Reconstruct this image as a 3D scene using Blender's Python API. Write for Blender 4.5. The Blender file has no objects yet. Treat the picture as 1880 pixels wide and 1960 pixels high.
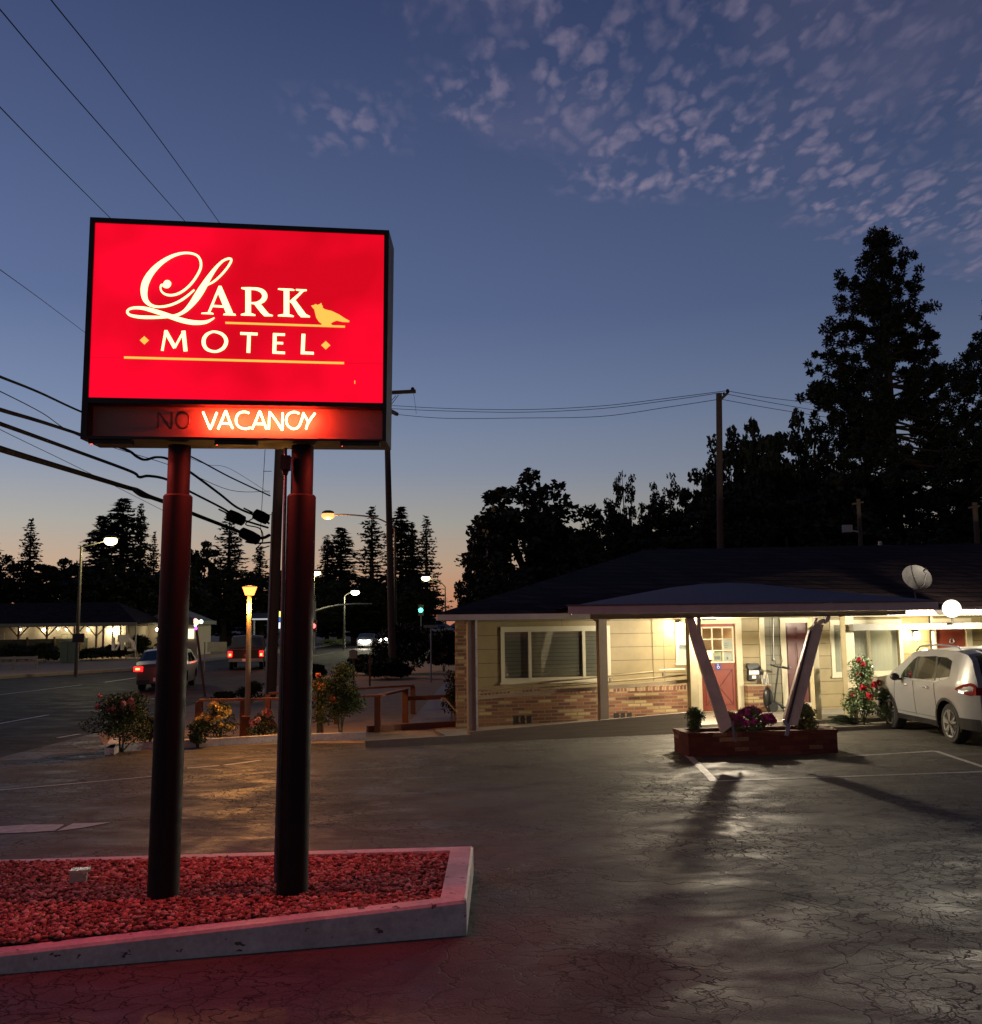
import bpy, math, random
import numpy as np
from mathutils import Vector, Matrix
random.seed(7)
RED, NEON, REAR, ADDED_TRAY = 2.8, 210.0, 3.0, 420.0; WALLP, SOFP, FLOODP = 85.0, 1020.0, 1450.0
C = bpy.context.scene.collection
sc = bpy.context.scene
R = math.radians
PI = math.pi
# ------------------------------------------------------------------ camera
EYE = 2.25; F = 1913.0
pitch = math.atan(215/1913.0); al = 0.012
fw = Vector((0, math.cos(pitch), math.sin(pitch))); X0 = Vector((1, 0, 0)); U0 = X0.cross(fw)
rt = (X0*math.cos(al) - U0*math.sin(al)); up = (X0*math.sin(al) + U0*math.cos(al))
cd = bpy.data.cameras.new('camera'); cam = bpy.data.objects.new('camera', cd); C.objects.link(cam)
m = Matrix((rt, up, -fw)).transposed().to_4x4(); m.translation = (0, 0, EYE); cam.matrix_world = m
cd.sensor_fit = 'HORIZONTAL'; cd.sensor_width = 36; cd.lens = 36*F/1880; cd.clip_end = 5000; cd.clip_start = .05
sc.camera = cam
def ray(px, py): return (fw*F + rt*(px-940) + up*(980-py))/F
EP = Vector((0, 0, EYE))
def G(px, py, z=0.0):                      # where the sight line meets the level z
    d = ray(px, py); t = (z-EYE)/d.z; return EP + d*t
def D(px, py, y):                          # where it meets the vertical plane at distance y
    d = ray(px, py); return EP + d*(y/d.y)
# ------------------------------------------------------------------ objects
def tag(o, label=None, cat=None, group=None, kind=None):
    if label: o['label'] = label
    if cat: o['category'] = cat
    if group: o['group'] = group
    if kind: o['kind'] = kind
    return o
def thing(name, loc, label, cat, group=None, rz=0):
    o = bpy.data.objects.new(name, None); C.objects.link(o); o.location = loc; o.rotation_euler = (0, 0, rz)
    o.empty_display_size = .2
    return tag(o, label, cat, group)
def chain(o):
    M = Matrix.Translation(o.location) @ o.rotation_euler.to_matrix().to_4x4()
    return (chain(o.parent) @ M) if o.parent else M
class MB:
    def __init__(s): s.v = []; s.f = []
    def add(s, v, f):
        n = len(s.v); s.v += [Vector(p) for p in v]; s.f += [tuple(i+n for i in q) for q in f]; return s
    def hexa(s, p):
        return s.add(p, [(0,3,2,1),(4,5,6,7),(0,1,5,4),(1,2,6,5),(2,3,7,6),(3,0,4,7)])
    def box(s, c, d, rz=0):
        c = Vector(c); a, b, h = d[0]/2, d[1]/2, d[2]/2
        co, si = math.cos(rz), math.sin(rz)
        return s.hexa([c+Vector((x*co-y*si, x*si+y*co, z)) for z in (-h, h) for x, y in ((-a,-b),(a,-b),(a,b),(-a,b))])
    def bar(s, a, b, w, h, upv=(0, 0, 1)):
        a, b = Vector(a), Vector(b); d = (b-a).normalized(); u = Vector(upv)
        sd = d.cross(u)
        if sd.length < 1e-4: sd = d.cross(Vector((1, 0, 0)))
        sd.normalize(); u = sd.cross(d).normalized()
        q = [(-w/2,-h/2),(w/2,-h/2),(w/2,h/2),(-w/2,h/2)]
        return s.hexa([a+sd*x+u*y for x, y in q]+[b+sd*x+u*y for x, y in q])
    def tube(s, pts, r, n=8, cap=True):
        pts = [Vector(p) for p in pts]; k = len(pts); rr = r if isinstance(r, (list, tuple)) else [r]*k
        ref = None; V = []
        for i, p in enumerate(pts):
            d = (pts[min(i+1, k-1)]-pts[max(i-1, 0)])
            if d.length < 1e-9: d = Vector((0, 0, 1))
            d.normalize()
            if ref is None:
                ref = d.cross(Vector((0, 0, 1)) if abs(d.z) < .9 else Vector((1, 0, 0))).normalized()
            a = (ref - d*ref.dot(d)).normalized(); ref = a; b = d.cross(a)
            for j in range(n):
                t = 2*PI*j/n; V.append(p + (a*math.cos(t)+b*math.sin(t))*rr[i])
        Fs = [(i*n+j, i*n+(j+1) % n, (i+1)*n+(j+1) % n, (i+1)*n+j) for i in range(k-1) for j in range(n)]
        if cap: Fs += [tuple(range(n-1, -1, -1)), tuple(range((k-1)*n, k*n))]
        return s.add(V, Fs)
    def lathe(s, c, prof, n=16, axis='z'):          # prof: (radius, height)
        c = Vector(c); V = []
        for r, h in prof:
            for j in range(n):
                t = 2*PI*j/n; x, y = r*math.cos(t), r*math.sin(t)
                V.append(c + (Vector((x, y, h)) if axis == 'z' else Vector((h, x, y)) if axis == 'x' else Vector((x, h, y))))
        k = len(prof)
        Fs = [(i*n+j, i*n+(j+1) % n, (i+1)*n+(j+1) % n, (i+1)*n+j) for i in range(k-1) for j in range(n)]
        Fs += [tuple(range(n-1, -1, -1)), tuple(range((k-1)*n, k*n))]
        return s.add(V, Fs)
    def ball(s, c, r, n=12, sq=(1, 1, 1)):
        pr = [(max(1e-4, r*math.sin(PI*i/(n//2+2))), -r*math.cos(PI*i/(n//2+2))) for i in range(0, n//2+3)]
        k = len(s.v); s.lathe((0, 0, 0), pr, n)
        for i in range(k, len(s.v)):
            q = s.v[i]; s.v[i] = Vector((q.x*sq[0], q.y*sq[1], q.z*sq[2]))+Vector(c)
        return s
    def prism(s, poly, off):
        n = len(poly); off = Vector(off); P = [Vector(p) for p in poly]
        return s.add(P+[p+off for p in P], [tuple(range(n)), tuple(range(2*n-1, n-1, -1))]+[(i, i+n, (i+1) % n+n, (i+1) % n) for i in range(n)])
    def poly(s, p): return s.add(p, [tuple(range(len(p)))])
    def build(s, name, mat, parent=None, smooth=False, org=None):
        me = bpy.data.meshes.new(name)
        o = bpy.data.objects.new(name, me); C.objects.link(o)
        if parent is not None:
            M = chain(parent); o.parent = parent
        else:
            if org is None:
                xs = [p.x for p in s.v]; ys = [p.y for p in s.v]; zs = [p.z for p in s.v]
                org = ((min(xs)+max(xs))/2, (min(ys)+max(ys))/2, min(zs))
            M = Matrix.Translation(Vector(org)); o.location = org
        Mi = M.inverted()
        me.from_pydata([Mi @ p for p in s.v], [], s.f); me.materials.append(mat)
        if smooth:
            me.polygons.foreach_set('use_smooth', [True]*len(me.polygons))
            if smooth != 'all':
                try: me.set_sharp_from_angle(angle=R(40))
                except Exception: pass
        me.update(); return o
def np_obj(name, V, Q, mat, parent=None, org=(0, 0, 0), smooth=False):
    V = np.asarray(V, dtype=np.float32).reshape(-1, 3); Q = np.asarray(Q, dtype=np.int32); k = Q.shape[1]
    me = bpy.data.meshes.new(name); o = bpy.data.objects.new(name, me); C.objects.link(o)
    if parent is not None: o.parent = parent
    else: o.location = org
    me.vertices.add(len(V)); me.vertices.foreach_set('co', V.ravel())
    me.loops.add(Q.size); me.loops.foreach_set('vertex_index', Q.ravel())
    me.polygons.add(len(Q)); me.polygons.foreach_set('loop_start', np.arange(0, Q.size, k, dtype=np.int32))
    me.update(calc_edges=True); me.validate(); me.materials.append(mat)
    if smooth: me.polygons.foreach_set('use_smooth', [True]*len(me.polygons))
    return o
def copy_tree(o, parent=None):
    c = o.copy(); C.objects.link(c); c.parent = parent
    for ch in [x for x in o.children]: copy_tree(ch, c)
    return c
# ------------------------------------------------------------------ materials
def newmat(name):
    mt = bpy.data.materials.new(name); mt.use_nodes = True; nt = mt.node_tree
    return mt, nt, nt.nodes['Principled BSDF']
def node(nt, t, **k):
    n = nt.nodes.new(t)
    for a, b in k.items(): setattr(n, a, b)
    return n
def ramp(nt, stops, fac=None):
    r = node(nt, 'ShaderNodeValToRGB'); e = r.color_ramp.elements
    while len(e) > 1: e.remove(e[-1])
    e[0].position = stops[0][0]; e[0].color = (*stops[0][1], 1)
    for p, c in stops[1:]:
        q = e.new(p); q.color = (*c, 1)
    if fac is not None: nt.links.new(fac, r.inputs[0])
    return r
def math_(nt, op, a, b=None, c=None):
    n = node(nt, 'ShaderNodeMath', operation=op)
    for i, x in enumerate((a, b, c)):
        if x is None: continue
        if hasattr(x, 'default_value') or hasattr(x, 'is_output'): nt.links.new(x, n.inputs[i])
        else: n.inputs[i].default_value = x
    return n.outputs[0]
def mixc(nt, f, a, b, mode='MIX'):
    n = node(nt, 'ShaderNodeMix', data_type='RGBA', blend_type=mode)
    for i, x in ((0, f), (6, a), (7, b)):
        if isinstance(x, (int, float)): n.inputs[i].default_value = x
        elif isinstance(x, tuple): n.inputs[i].default_value = (*x, 1)
        else: nt.links.new(x, n.inputs[i])
    return n.outputs[2]
def coords(nt, scale=(1, 1, 1)):
    t = node(nt, 'ShaderNodeTexCoord'); mp = node(nt, 'ShaderNodeMapping'); mp.inputs['Scale'].default_value = scale
    nt.links.new(t.outputs['Object'], mp.inputs[0]); return mp.outputs[0]
def noise(nt, vec, scale, detail=4, rough=.55, dist=0):
    n = node(nt, 'ShaderNodeTexNoise'); n.inputs['Scale'].default_value = scale; n.inputs['Detail'].default_value = detail
    n.inputs['Roughness'].default_value = rough; n.inputs['Distortion'].default_value = dist
    nt.links.new(vec, n.inputs['Vector']); return n.outputs[0]
def bump(nt, h, s, d=.01):
    b = node(nt, 'ShaderNodeBump'); b.inputs['Strength'].default_value = s; b.inputs['Distance'].default_value = d
    nt.links.new(h, b.inputs['Height']); return b.outputs[0]
def M(name, col, rough=.6, metal=0, var=.25, scale=6, bmp=.1, coat=0, stretch=(1, 1, 1)):
    mt, nt, b = newmat(name); v = coords(nt, stretch)
    n1 = noise(nt, v, scale, 5); n2 = noise(nt, v, scale*9, 3)
    f = math_(nt, 'ADD', math_(nt, 'MULTIPLY', n1, .65), math_(nt, 'MULTIPLY', n2, .35))
    lo = tuple(c*(1-var) for c in col); hi = tuple(min(1, c*(1+var)) for c in col)
    r = ramp(nt, [(.3, lo), (.7, hi)], f); nt.links.new(r.outputs[0], b.inputs['Base Color'])
    rr = ramp(nt, [(.3, (rough*.82,)*3), (.7, (min(1, rough*1.15),)*3)], n1); nt.links.new(rr.outputs[0], b.inputs['Roughness'])
    b.inputs['Metallic'].default_value = metal; b.inputs['Coat Weight'].default_value = coat
    if bmp: nt.links.new(bump(nt, f, bmp, .01), b.inputs['Normal'])
    return mt
def E(name, col, s=1.0):
    mt, nt, b = newmat(name); b.inputs['Base Color'].default_value = (.02, .02, .02, 1)
    b.inputs['Emission Color'].default_value = (*col, 1); b.inputs['Emission Strength'].default_value = s
    return mt
def glass(name, col=(.03, .035, .04), rough=.05):
    mt, nt, b = newmat(name); b.inputs['Base Color'].default_value = (*col, 1); b.inputs['Roughness'].default_value = rough
    b.inputs['Specular IOR Level'].default_value = .7; return mt
def leafmat(name, col, var=.5, tr=.15):
    mt, nt, b = newmat(name); v = coords(nt)
    n = noise(nt, v, 1.3, 3); n2 = noise(nt, v, 14, 2)
    f = math_(nt, 'ADD', math_(nt, 'MULTIPLY', n, .5), math_(nt, 'MULTIPLY', n2, .5))
    r = ramp(nt, [(.33, tuple(c*(1-var) for c in col)), (.67, tuple(c*(1+var) for c in col))], f)
    nt.links.new(r.outputs[0], b.inputs['Base Color']); b.inputs['Roughness'].default_value = .65
    b.inputs['Specular IOR Level'].default_value = .3
    return mt
def brickmat(name, w, h, reds, tans, ptan=.22, mortar=(.30, .24, .18), msize=.012, vert=False, seed=0):
    mt, nt, b = newmat(name); t = node(nt, 'ShaderNodeTexCoord'); sp = node(nt, 'ShaderNodeSeparateXYZ'); nt.links.new(t.outputs['Object'], sp.inputs[0])
    cb = node(nt, 'ShaderNodeCombineXYZ')
    ax = math_(nt, 'ADD', sp.outputs[0], sp.outputs[1])
    nt.links.new(math_(nt, 'ADD', ax, seed*1.37), cb.inputs[0]); nt.links.new(sp.outputs[2], cb.inputs[1])
    br = node(nt, 'ShaderNodeTexBrick'); nt.links.new(cb.outputs[0], br.inputs['Vector'])
    br.inputs['Color1'].default_value = (0, 0, 0, 1); br.inputs['Color2'].default_value = (1, 1, 1, 1); br.inputs['Mortar'].default_value = (.5, .5, .5, 1)
    br.inputs['Scale'].default_value = 1; br.inputs['Mortar Size'].default_value = msize; br.inputs['Mortar Smooth'].default_value = .15
    br.inputs['Brick Width'].default_value = w; br.inputs['Row Height'].default_value = h
    p = 1-ptan
    r = ramp(nt, [(0, reds[0]), (p*.35, reds[1]), (p*.7, reds[2]), (p, tans[0]), (1-ptan*.4, tans[1])], br.outputs['Color']); r.color_ramp.interpolation = 'CONSTANT'
    ns = noise(nt, t.outputs['Object'], 40, 4)
    c0 = mixc(nt, .35, r.outputs[0], ramp(nt, [(.3, (.25, .25, .25)), (.7, (.75, .75, .75))], ns).outputs[0], 'OVERLAY')
    c1 = mixc(nt, br.outputs['Fac'], c0, mortar); nt.links.new(c1, b.inputs['Base Color']); b.inputs['Roughness'].default_value = .8
    hgt = math_(nt, 'ADD', math_(nt, 'MULTIPLY', br.outputs['Fac'], -1), math_(nt, 'MULTIPLY', ns, .4))
    nt.links.new(bump(nt, hgt, .6, .006), b.inputs['Normal']); return mt
def sidingmat(name, col, pitch_, groove=.012, seam=None, rough=.55):
    mt, nt, b = newmat(name); t = node(nt, 'ShaderNodeTexCoord'); sp = node(nt, 'ShaderNodeSeparateXYZ'); nt.links.new(t.outputs['Object'], sp.inputs[0])
    zz = math_(nt, 'FRACT', math_(nt, 'MULTIPLY', math_(nt, 'ADD', sp.outputs[2], .1), 1/pitch_))
    g = math_(nt, 'LESS_THAN', zz, groove/pitch_)
    if seam:
        xx = math_(nt, 'FRACT', math_(nt, 'MULTIPLY', math_(nt, 'ADD', sp.outputs[0], seam[1]), 1/seam[0]))
        g = math_(nt, 'MAXIMUM', g, math_(nt, 'LESS_THAN', xx, groove/seam[0]))
    n1 = noise(nt, t.outputs['Object'], 3, 5); n2 = noise(nt, coords(nt, (3, 3, 40)), 4, 4)
    f = math_(nt, 'ADD', math_(nt, 'MULTIPLY', n1, .6), math_(nt, 'MULTIPLY', n2, .4))
    r = ramp(nt, [(.3, tuple(c*.8 for c in col)), (.7, tuple(c*1.12 for c in col))], f)
    nt.links.new(mixc(nt, g, r.outputs[0], tuple(c*.3 for c in col)), b.inputs['Base Color']); b.inputs['Roughness'].default_value = rough
    hh = math_(nt, 'ADD', math_(nt, 'MULTIPLY', g, -1), math_(nt, 'MULTIPLY', f, .12))
    nt.links.new(bump(nt, hh, .7, .01), b.inputs['Normal']); return mt
def asphalt(name, col, crack=1.0, patch=1.0, spec=.5, rlo=.38, rhi=.7):
    mt, nt, b = newmat(name); t = node(nt, 'ShaderNodeTexCoord'); v = t.outputs['Object']
    wp = node(nt, 'ShaderNodeVectorMath', operation='ADD'); nz = node(nt, 'ShaderNodeTexNoise'); nz.inputs['Scale'].default_value = 2.2; nz.inputs['Detail'].default_value = 5
    nt.links.new(v, nz.inputs['Vector'])
    sc_ = node(nt, 'ShaderNodeVectorMath', operation='SCALE'); sc_.inputs['Scale'].default_value = .8; nt.links.new(nz.outputs['Color'], sc_.inputs[0])
    nt.links.new(v, wp.inputs[0]); nt.links.new(sc_.outputs[0], wp.inputs[1])
    def crk(scale, wid, rnd=1):
        vo = node(nt, 'ShaderNodeTexVoronoi', feature='DISTANCE_TO_EDGE'); vo.inputs['Scale'].default_value = scale; vo.inputs['Randomness'].default_value = rnd
        nt.links.new(wp.outputs[0], vo.inputs['Vector'])
        return ramp(nt, [(0, (1, 1, 1)), (wid, (0, 0, 0))], vo.outputs['Distance']).outputs[0]
    big = noise(nt, v, .35, 4, .6, .4); mid = noise(nt, v, 1.7, 5, .6); fine = noise(nt, v, 60, 3, .7)
    mask1 = ramp(nt, [(.42, (0, 0, 0)), (.56, (1, 1, 1))], noise(nt, v, .42, 3)).outputs[0]
    mask2 = ramp(nt, [(.48, (0, 0, 0)), (.6, (1, 1, 1))], noise(nt, v, .8, 3, .5, 1)).outputs[0]
    c1 = math_(nt, 'MULTIPLY', crk(1.5, .012), ramp(nt, [(.4, (0, 0, 0)), (.55, (1, 1, 1))], noise(nt, v, .9, 2)).outputs[0])
    c2 = math_(nt, 'MULTIPLY', math_(nt, 'MULTIPLY', crk(4.6, .038), .95), mask1)
    c3 = math_(nt, 'MULTIPLY', crk(10, .05), math_(nt, 'MULTIPLY', mask2, mask1))
    c0 = crk(.3, .005)
    cr = math_(nt, 'MULTIPLY', math_(nt, 'MAXIMUM', math_(nt, 'MAXIMUM', math_(nt, 'MULTIPLY', math_(nt, 'MAXIMUM', c0, c1), .55), c2), math_(nt, 'MULTIPLY', c3, .6)), crack)
    base = ramp(nt, [(.32, tuple(c*(1-.45*patch) for c in col)), (.5, col), (.68, tuple(c*(1+.4*patch) for c in col))], math_(nt, 'ADD', math_(nt, 'MULTIPLY', big, .55), math_(nt, 'MULTIPLY', mid, .45)))
    sp = mixc(nt, .65, base.outputs[0], ramp(nt, [(.3, (.2, .2, .2)), (.7, (.8, .8, .8))], fine).outputs[0], 'OVERLAY')
    nt.links.new(mixc(nt, cr, sp, (.004, .004, .004)), b.inputs['Base Color'])
    # long worn streaks where tyres polished the surface
    st = noise(nt, coords(nt, (.8, 1.3, 1)), 1.3, 6, .65, .8)
    rr = ramp(nt, [(.36, (rlo,)*3), (.62, (rhi,)*3)], st); nt.links.new(mixc(nt, cr, rr.outputs[0], (1, 1, 1)), b.inputs['Roughness'])
    b.inputs['Specular IOR Level'].default_value = spec
    h = math_(nt, 'ADD', math_(nt, 'MULTIPLY', cr, -1.0), math_(nt, 'ADD', math_(nt, 'MULTIPLY', fine, .34), math_(nt, 'MULTIPLY', mid, 1.0)))
    nt.links.new(bump(nt, h, .8, .012), b.inputs['Normal']); return mt
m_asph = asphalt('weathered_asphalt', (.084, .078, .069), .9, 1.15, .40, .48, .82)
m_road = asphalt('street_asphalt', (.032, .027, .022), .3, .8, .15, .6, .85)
m_soil = M('dry_soil', (.30, .21, .13), .95, var=.45, scale=3, bmp=.6)
m_conc = M('concrete', (.22, .20, .165), .8, var=.25, scale=4, bmp=.25)
m_walk = M('walk_concrete', (.26, .25, .25), .75, var=.2, scale=2, bmp=.2)
m_white = M('white_paint_worn', (.62, .60, .57), .65, var=.38, scale=3.2, bmp=.2)
m_line = M('road_line_paint', (.5, .48, .44), .6, var=.5, scale=9, bmp=.1)
m_trim = M('cream_trim', (.46, .41, .28), .5, var=.1, scale=5)
m_fascia = M('mauve_fascia', (.60, .53, .50), .55, var=.15, scale=4)
m_wpost = M('mauve_walkway_post', (.27, .22, .17), .6, var=.18, scale=5, bmp=.15)
m_post = M('mauve_post', (.82, .72, .55), .5, var=.18, scale=5, bmp=.15)
m_beam = M('olive_beam', (.20, .17, .10), .6, var=.2, scale=5)
m_olive = M('tan_post', (.36, .31, .19), .55, var=.15, scale=6)
m_rail = M('tan_rail', (.42, .33, .18), .5, var=.15)
m_board = M('tan_board', (.34, .27, .17), .6, var=.2, bmp=.2)
m_soffit = M('soffit', (.16, .13, .09), .7, var=.2)
m_siding = sidingmat('tan_siding', (.24, .19, .092), .30, .012, (2.44, .55))
m_block = sidingmat('olive_blockwork', (.15, .14, .09), .22, .010, (.42, .1))
m_brick = brickmat('mixed_brick', .30, .075, [(.16, .058, .026), (.11, .038, .018), (.20, .08, .036)], [(.27, .18, .08), (.33, .24, .11)], .22, (.17, .12, .07))
m_pbrick = brickmat('planter_brick', .26, .082, [(.13, .028, .018), (.10, .02, .014), (.16, .04, .025)], [(.24, .12, .07), (.3, .17, .10)], .12, (.09, .03, .02), .008, seed=2)
m_roof = brickmat('brown_shingle', .32, .11, [(.032, .018, .018), (.022, .013, .013), (.045, .026, .024)], [(.05, .03, .028), (.028, .017, .016)], .2, (.008, .005, .005), .012)
m_blueroof = M('grey_composite_roof', (.17, .16, .19), .8, var=.2, scale=8, bmp=.2)
m_red = M('red_door_paint', (.165, .032, .018), .45, var=.12, scale=4)
m_dred = M('dark_red_door_paint', (.085, .014, .010), .45, var=.15, scale=4)
m_black = M('black_plastic', (.015, .015, .016), .35, var=.2)
m_blackmet = M('black_metal', (.02, .018, .018), .4, .4, var=.3)
m_rubber = M('tyre_rubber', (.012, .012, .012), .8, var=.2)
m_grey = M('galvanised_steel', (.30, .30, .31), .45, .7, var=.2)
m_steel = M('dull_lamp_steel', (.07, .065, .055), .6, .2, var=.2)
m_wood = M('utility_pole_wood', (.075, .05, .038), .85, var=.35, scale=8, bmp=.4, stretch=(1, 1, .12))
m_rwood = M('brown_rail_wood', (.16, .06, .03), .7, var=.3, scale=8, bmp=.3)
m_leaf = leafmat('dark_tree_foliage', (.020, .026, .014))
m_con = leafmat('conifer_foliage', (.016, .022, .014))
m_shrub = leafmat('shrub_foliage', (.05, .075, .022))
m_dshrub = leafmat('dark_shrub_foliage', (.022, .03, .012))
m_bark = M('bark', (.05, .035, .025), .9, var=.3, bmp=.5)
m_stem = M('green_stem', (.06, .07, .03), .7)
m_papr = M('white_paper', (.75, .74, .70), .7, var=.05)
m_glass = glass('dark_window_glass')
m_wire = M('black_cable', (.004, .004, .0045), .9, var=.2)

for m__ in (m_roof, m_blueroof, m_wire): m__.node_tree.nodes['Principled BSDF'].inputs['Specular IOR Level'].default_value = .08
for m__ in (m_blackmet,): m__.node_tree.nodes['Principled BSDF'].inputs['Specular IOR Level'].default_value = .2

# chips and grime in the old white paint
ntw = m_white.node_tree; bw_ = ntw.nodes['Principled BSDF']; lk = bw_.inputs['Base Color'].links[0].from_socket
sp_ = ramp(ntw, [(.655, (0, 0, 0)), (.675, (1, 1, 1))], noise(ntw, coords(ntw, (1, 1, 1.6)), 9, 3, .6))
gr_ = ramp(ntw, [(.5, (0, 0, 0)), (.8, (.55, .55, .55))], noise(ntw, coords(ntw, (1, 1, 3)), 1.6, 6, .7))
ntw.links.new(mixc(ntw, gr_.outputs[0], mixc(ntw, sp_.outputs[0], lk, (.10, .08, .07)), (.22, .19, .17)), bw_.inputs['Base Color'])
# ------------------------------------------------------------------ world
w = bpy.data.worlds.new('World'); sc.world = w; w.use_nodes = True; nt = w.node_tree; nt.nodes.clear()
out = node(nt, 'ShaderNodeOutputWorld'); bg = node(nt, 'ShaderNodeBackground'); nt.links.new(bg.outputs[0], out.inputs[0])
tc = node(nt, 'ShaderNodeTexCoord'); sp = node(nt, 'ShaderNodeSeparateXYZ'); nt.links.new(tc.outputs['Generated'], sp.inputs[0])
sx, sy, sz = sp.outputs
el = math_(nt, 'MULTIPLY', math_(nt, 'MAXIMUM', sz, 0.0), 1.6)
def q(deg): return math.sin(R(deg))*1.6
rp = ramp(nt, [(0, (.46, .17, .10)), (q(1.8), (.52, .26, .15)), (q(3.4), (.46, .32, .22)), (q(5.8), (.34, .325, .295)), (q(8.8), (.222, .258, .335)), (q(12.4), (.150, .198, .318)), (q(17.6), (.092, .130, .252)), (q(26), (.060, .086, .185)), (q(34), (.036, .054, .132)), (.99, (.02, .033, .09))], el)
az = math_(nt, 'ADD', 1.0, math_(nt, 'MULTIPLY', sx, -.55)); az = math_(nt, 'MAXIMUM', az, .45)
azc = node(nt, 'ShaderNodeVectorMath', operation='SCALE'); nt.links.new(rp.outputs[0], azc.inputs[0]); nt.links.new(az, azc.inputs['Scale'])
# the side of the sky away from the sunset is dimmer
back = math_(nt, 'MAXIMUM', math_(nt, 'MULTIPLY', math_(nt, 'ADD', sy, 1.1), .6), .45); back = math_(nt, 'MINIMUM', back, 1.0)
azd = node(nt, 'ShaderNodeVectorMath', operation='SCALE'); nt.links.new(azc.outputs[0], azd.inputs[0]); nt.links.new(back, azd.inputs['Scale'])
# altocumulus on a level layer: coordinates of the cloud plane
zz = math_(nt, 'MAXIMUM', sz, .05); pxx = math_(nt, 'DIVIDE', sx, zz); pyy = math_(nt, 'DIVIDE', sy, zz)
cb = node(nt, 'ShaderNodeCombineXYZ'); nt.links.new(pxx, cb.inputs[0]); nt.links.new(pyy, cb.inputs[1]); cv = cb.outputs[0]
n0 = noise(nt, cv, 2.6, 4, .6, .3)
def n_off(s, o, d=3, ro=.5, di=0):
    mp = node(nt, 'ShaderNodeMapping'); mp.inputs['Scale'].default_value = (1, .5, 1); mp.inputs['Location'].default_value = o; nt.links.new(cv, mp.inputs[0]); return noise(nt, mp.outputs[0], s, d, ro, di)
mpv = node(nt, 'ShaderNodeMapping'); mpv.inputs['Scale'].default_value = (1, .52, 1); nt.links.new(cv, mpv.inputs[0])
nzv = node(nt, 'ShaderNodeTexNoise'); nzv.inputs['Scale'].default_value = 16; nzv.inputs['Detail'].default_value = 5; nt.links.new(mpv.outputs[0], nzv.inputs['Vector'])
scv = node(nt, 'ShaderNodeVectorMath', operation='SCALE'); scv.inputs['Scale'].default_value = .10; nt.links.new(nzv.outputs['Color'], scv.inputs[0])
adv = node(nt, 'ShaderNodeVectorMath', operation='ADD'); nt.links.new(mpv.outputs[0], adv.inputs[0]); nt.links.new(scv.outputs[0], adv.inputs[1])
vov = node(nt, 'ShaderNodeTexVoronoi', feature='SMOOTH_F1'); vov.inputs['Scale'].default_value = 27; vov.inputs['Smoothness'].default_value = .45; nt.links.new(adv.outputs[0], vov.inputs['Vector'])
puff = math_(nt, 'SUBTRACT', 1.02, vov.outputs['Distance'])
puff2 = n_off(17, (7, 2, 0), 4, .6, .5)
e1 = math_(nt, 'SUBTRACT', math_(nt, 'ADD', 2.10, math_(nt, 'MULTIPLY', pxx, .50)), pyy)     # inside below this line
e2 = math_(nt, 'MULTIPLY', math_(nt, 'ADD', pxx, .13), 2.4)
edge = math_(nt, 'MINIMUM', math_(nt, 'MULTIPLY', e1, 1.6), e2)
edge = math_(nt, 'ADD', edge, math_(nt, 'MULTIPLY', math_(nt, 'SUBTRACT', n0, .5), 1.5))
em = ramp(nt, [(0.0, (0, 0, 0)), (.30, (1, 1, 1))], edge).outputs[0]
fade = ramp(nt, [(.0, (1, 1, 1)), (.35, (.5, .5, .5)), (1, (.26, .26, .26))], math_(nt, 'MULTIPLY', math_(nt, 'MAXIMUM', e1, 0.0), .62)).outputs[0]
pf = ramp(nt, [(.47, (0, 0, 0)), (.70, (1, 1, 1))], math_(nt, 'ADD', math_(nt, 'MULTIPLY', puff, .55), math_(nt, 'MULTIPLY', puff2, .45))).outputs[0]
veil = ramp(nt, [(.45, (0, 0, 0)), (.7, (.35, .35, .35))], n_off(3.2, (1, 5, 0), 4)).outputs[0]
lown = ramp(nt, [(.36, (.30, .30, .30)), (.60, (1, 1, 1))], n_off(5.5, (4, 8, 0), 3, .6, .4)).outputs[0]
cf = math_(nt, 'MULTIPLY', math_(nt, 'MULTIPLY', em, fade), math_(nt, 'ADD', math_(nt, 'MULTIPLY', math_(nt, 'MULTIPLY', pf, lown), .66), math_(nt, 'MULTIPLY', veil, .55)))
# small stray wisps left of the field
wx = math_(nt, 'SUBTRACT', 1.0, math_(nt, 'MULTIPLY', math_(nt, 'ABSOLUTE', math_(nt, 'ADD', pxx, .27)), 7.0))
wy = math_(nt, 'SUBTRACT', 1.0, math_(nt, 'MULTIPLY', math_(nt, 'ABSOLUTE', math_(nt, 'SUBTRACT', pyy, 1.90)), 6.0))
ws = math_(nt, 'MAXIMUM', math_(nt, 'MINIMUM', wx, wy), 0.0)
cf = math_(nt, 'MAXIMUM', cf, math_(nt, 'MULTIPLY', math_(nt, 'MULTIPLY', ws, pf), .4))
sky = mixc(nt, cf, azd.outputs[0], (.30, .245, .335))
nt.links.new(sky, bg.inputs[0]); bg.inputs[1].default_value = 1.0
# last glow of the sun, already below the trees: very weak and broad
sl = bpy.data.lights.new('sun', 'SUN'); sl.energy = .02; sl.angle = R(25); sl.color = (1, .72, .5)
so = bpy.data.objects.new('sun', sl); C.objects.link(so); so.rotation_euler = (R(86), 0, R(2))
def lamp(name, loc, power, col, r=.05, parent=None, spot=None):
    l = bpy.data.lights.new(name, 'SPOT' if spot else 'POINT'); l.energy = power; l.color = col; l.shadow_soft_size = r
    if spot: l.spot_size = R(spot); l.spot_blend = .6
    o = bpy.data.objects.new(name, l); C.objects.link(o); 
    if parent is not None: o.parent = parent; o.location = chain(parent).inverted() @ Vector(loc)
    else: o.location = loc
    return o
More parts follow.
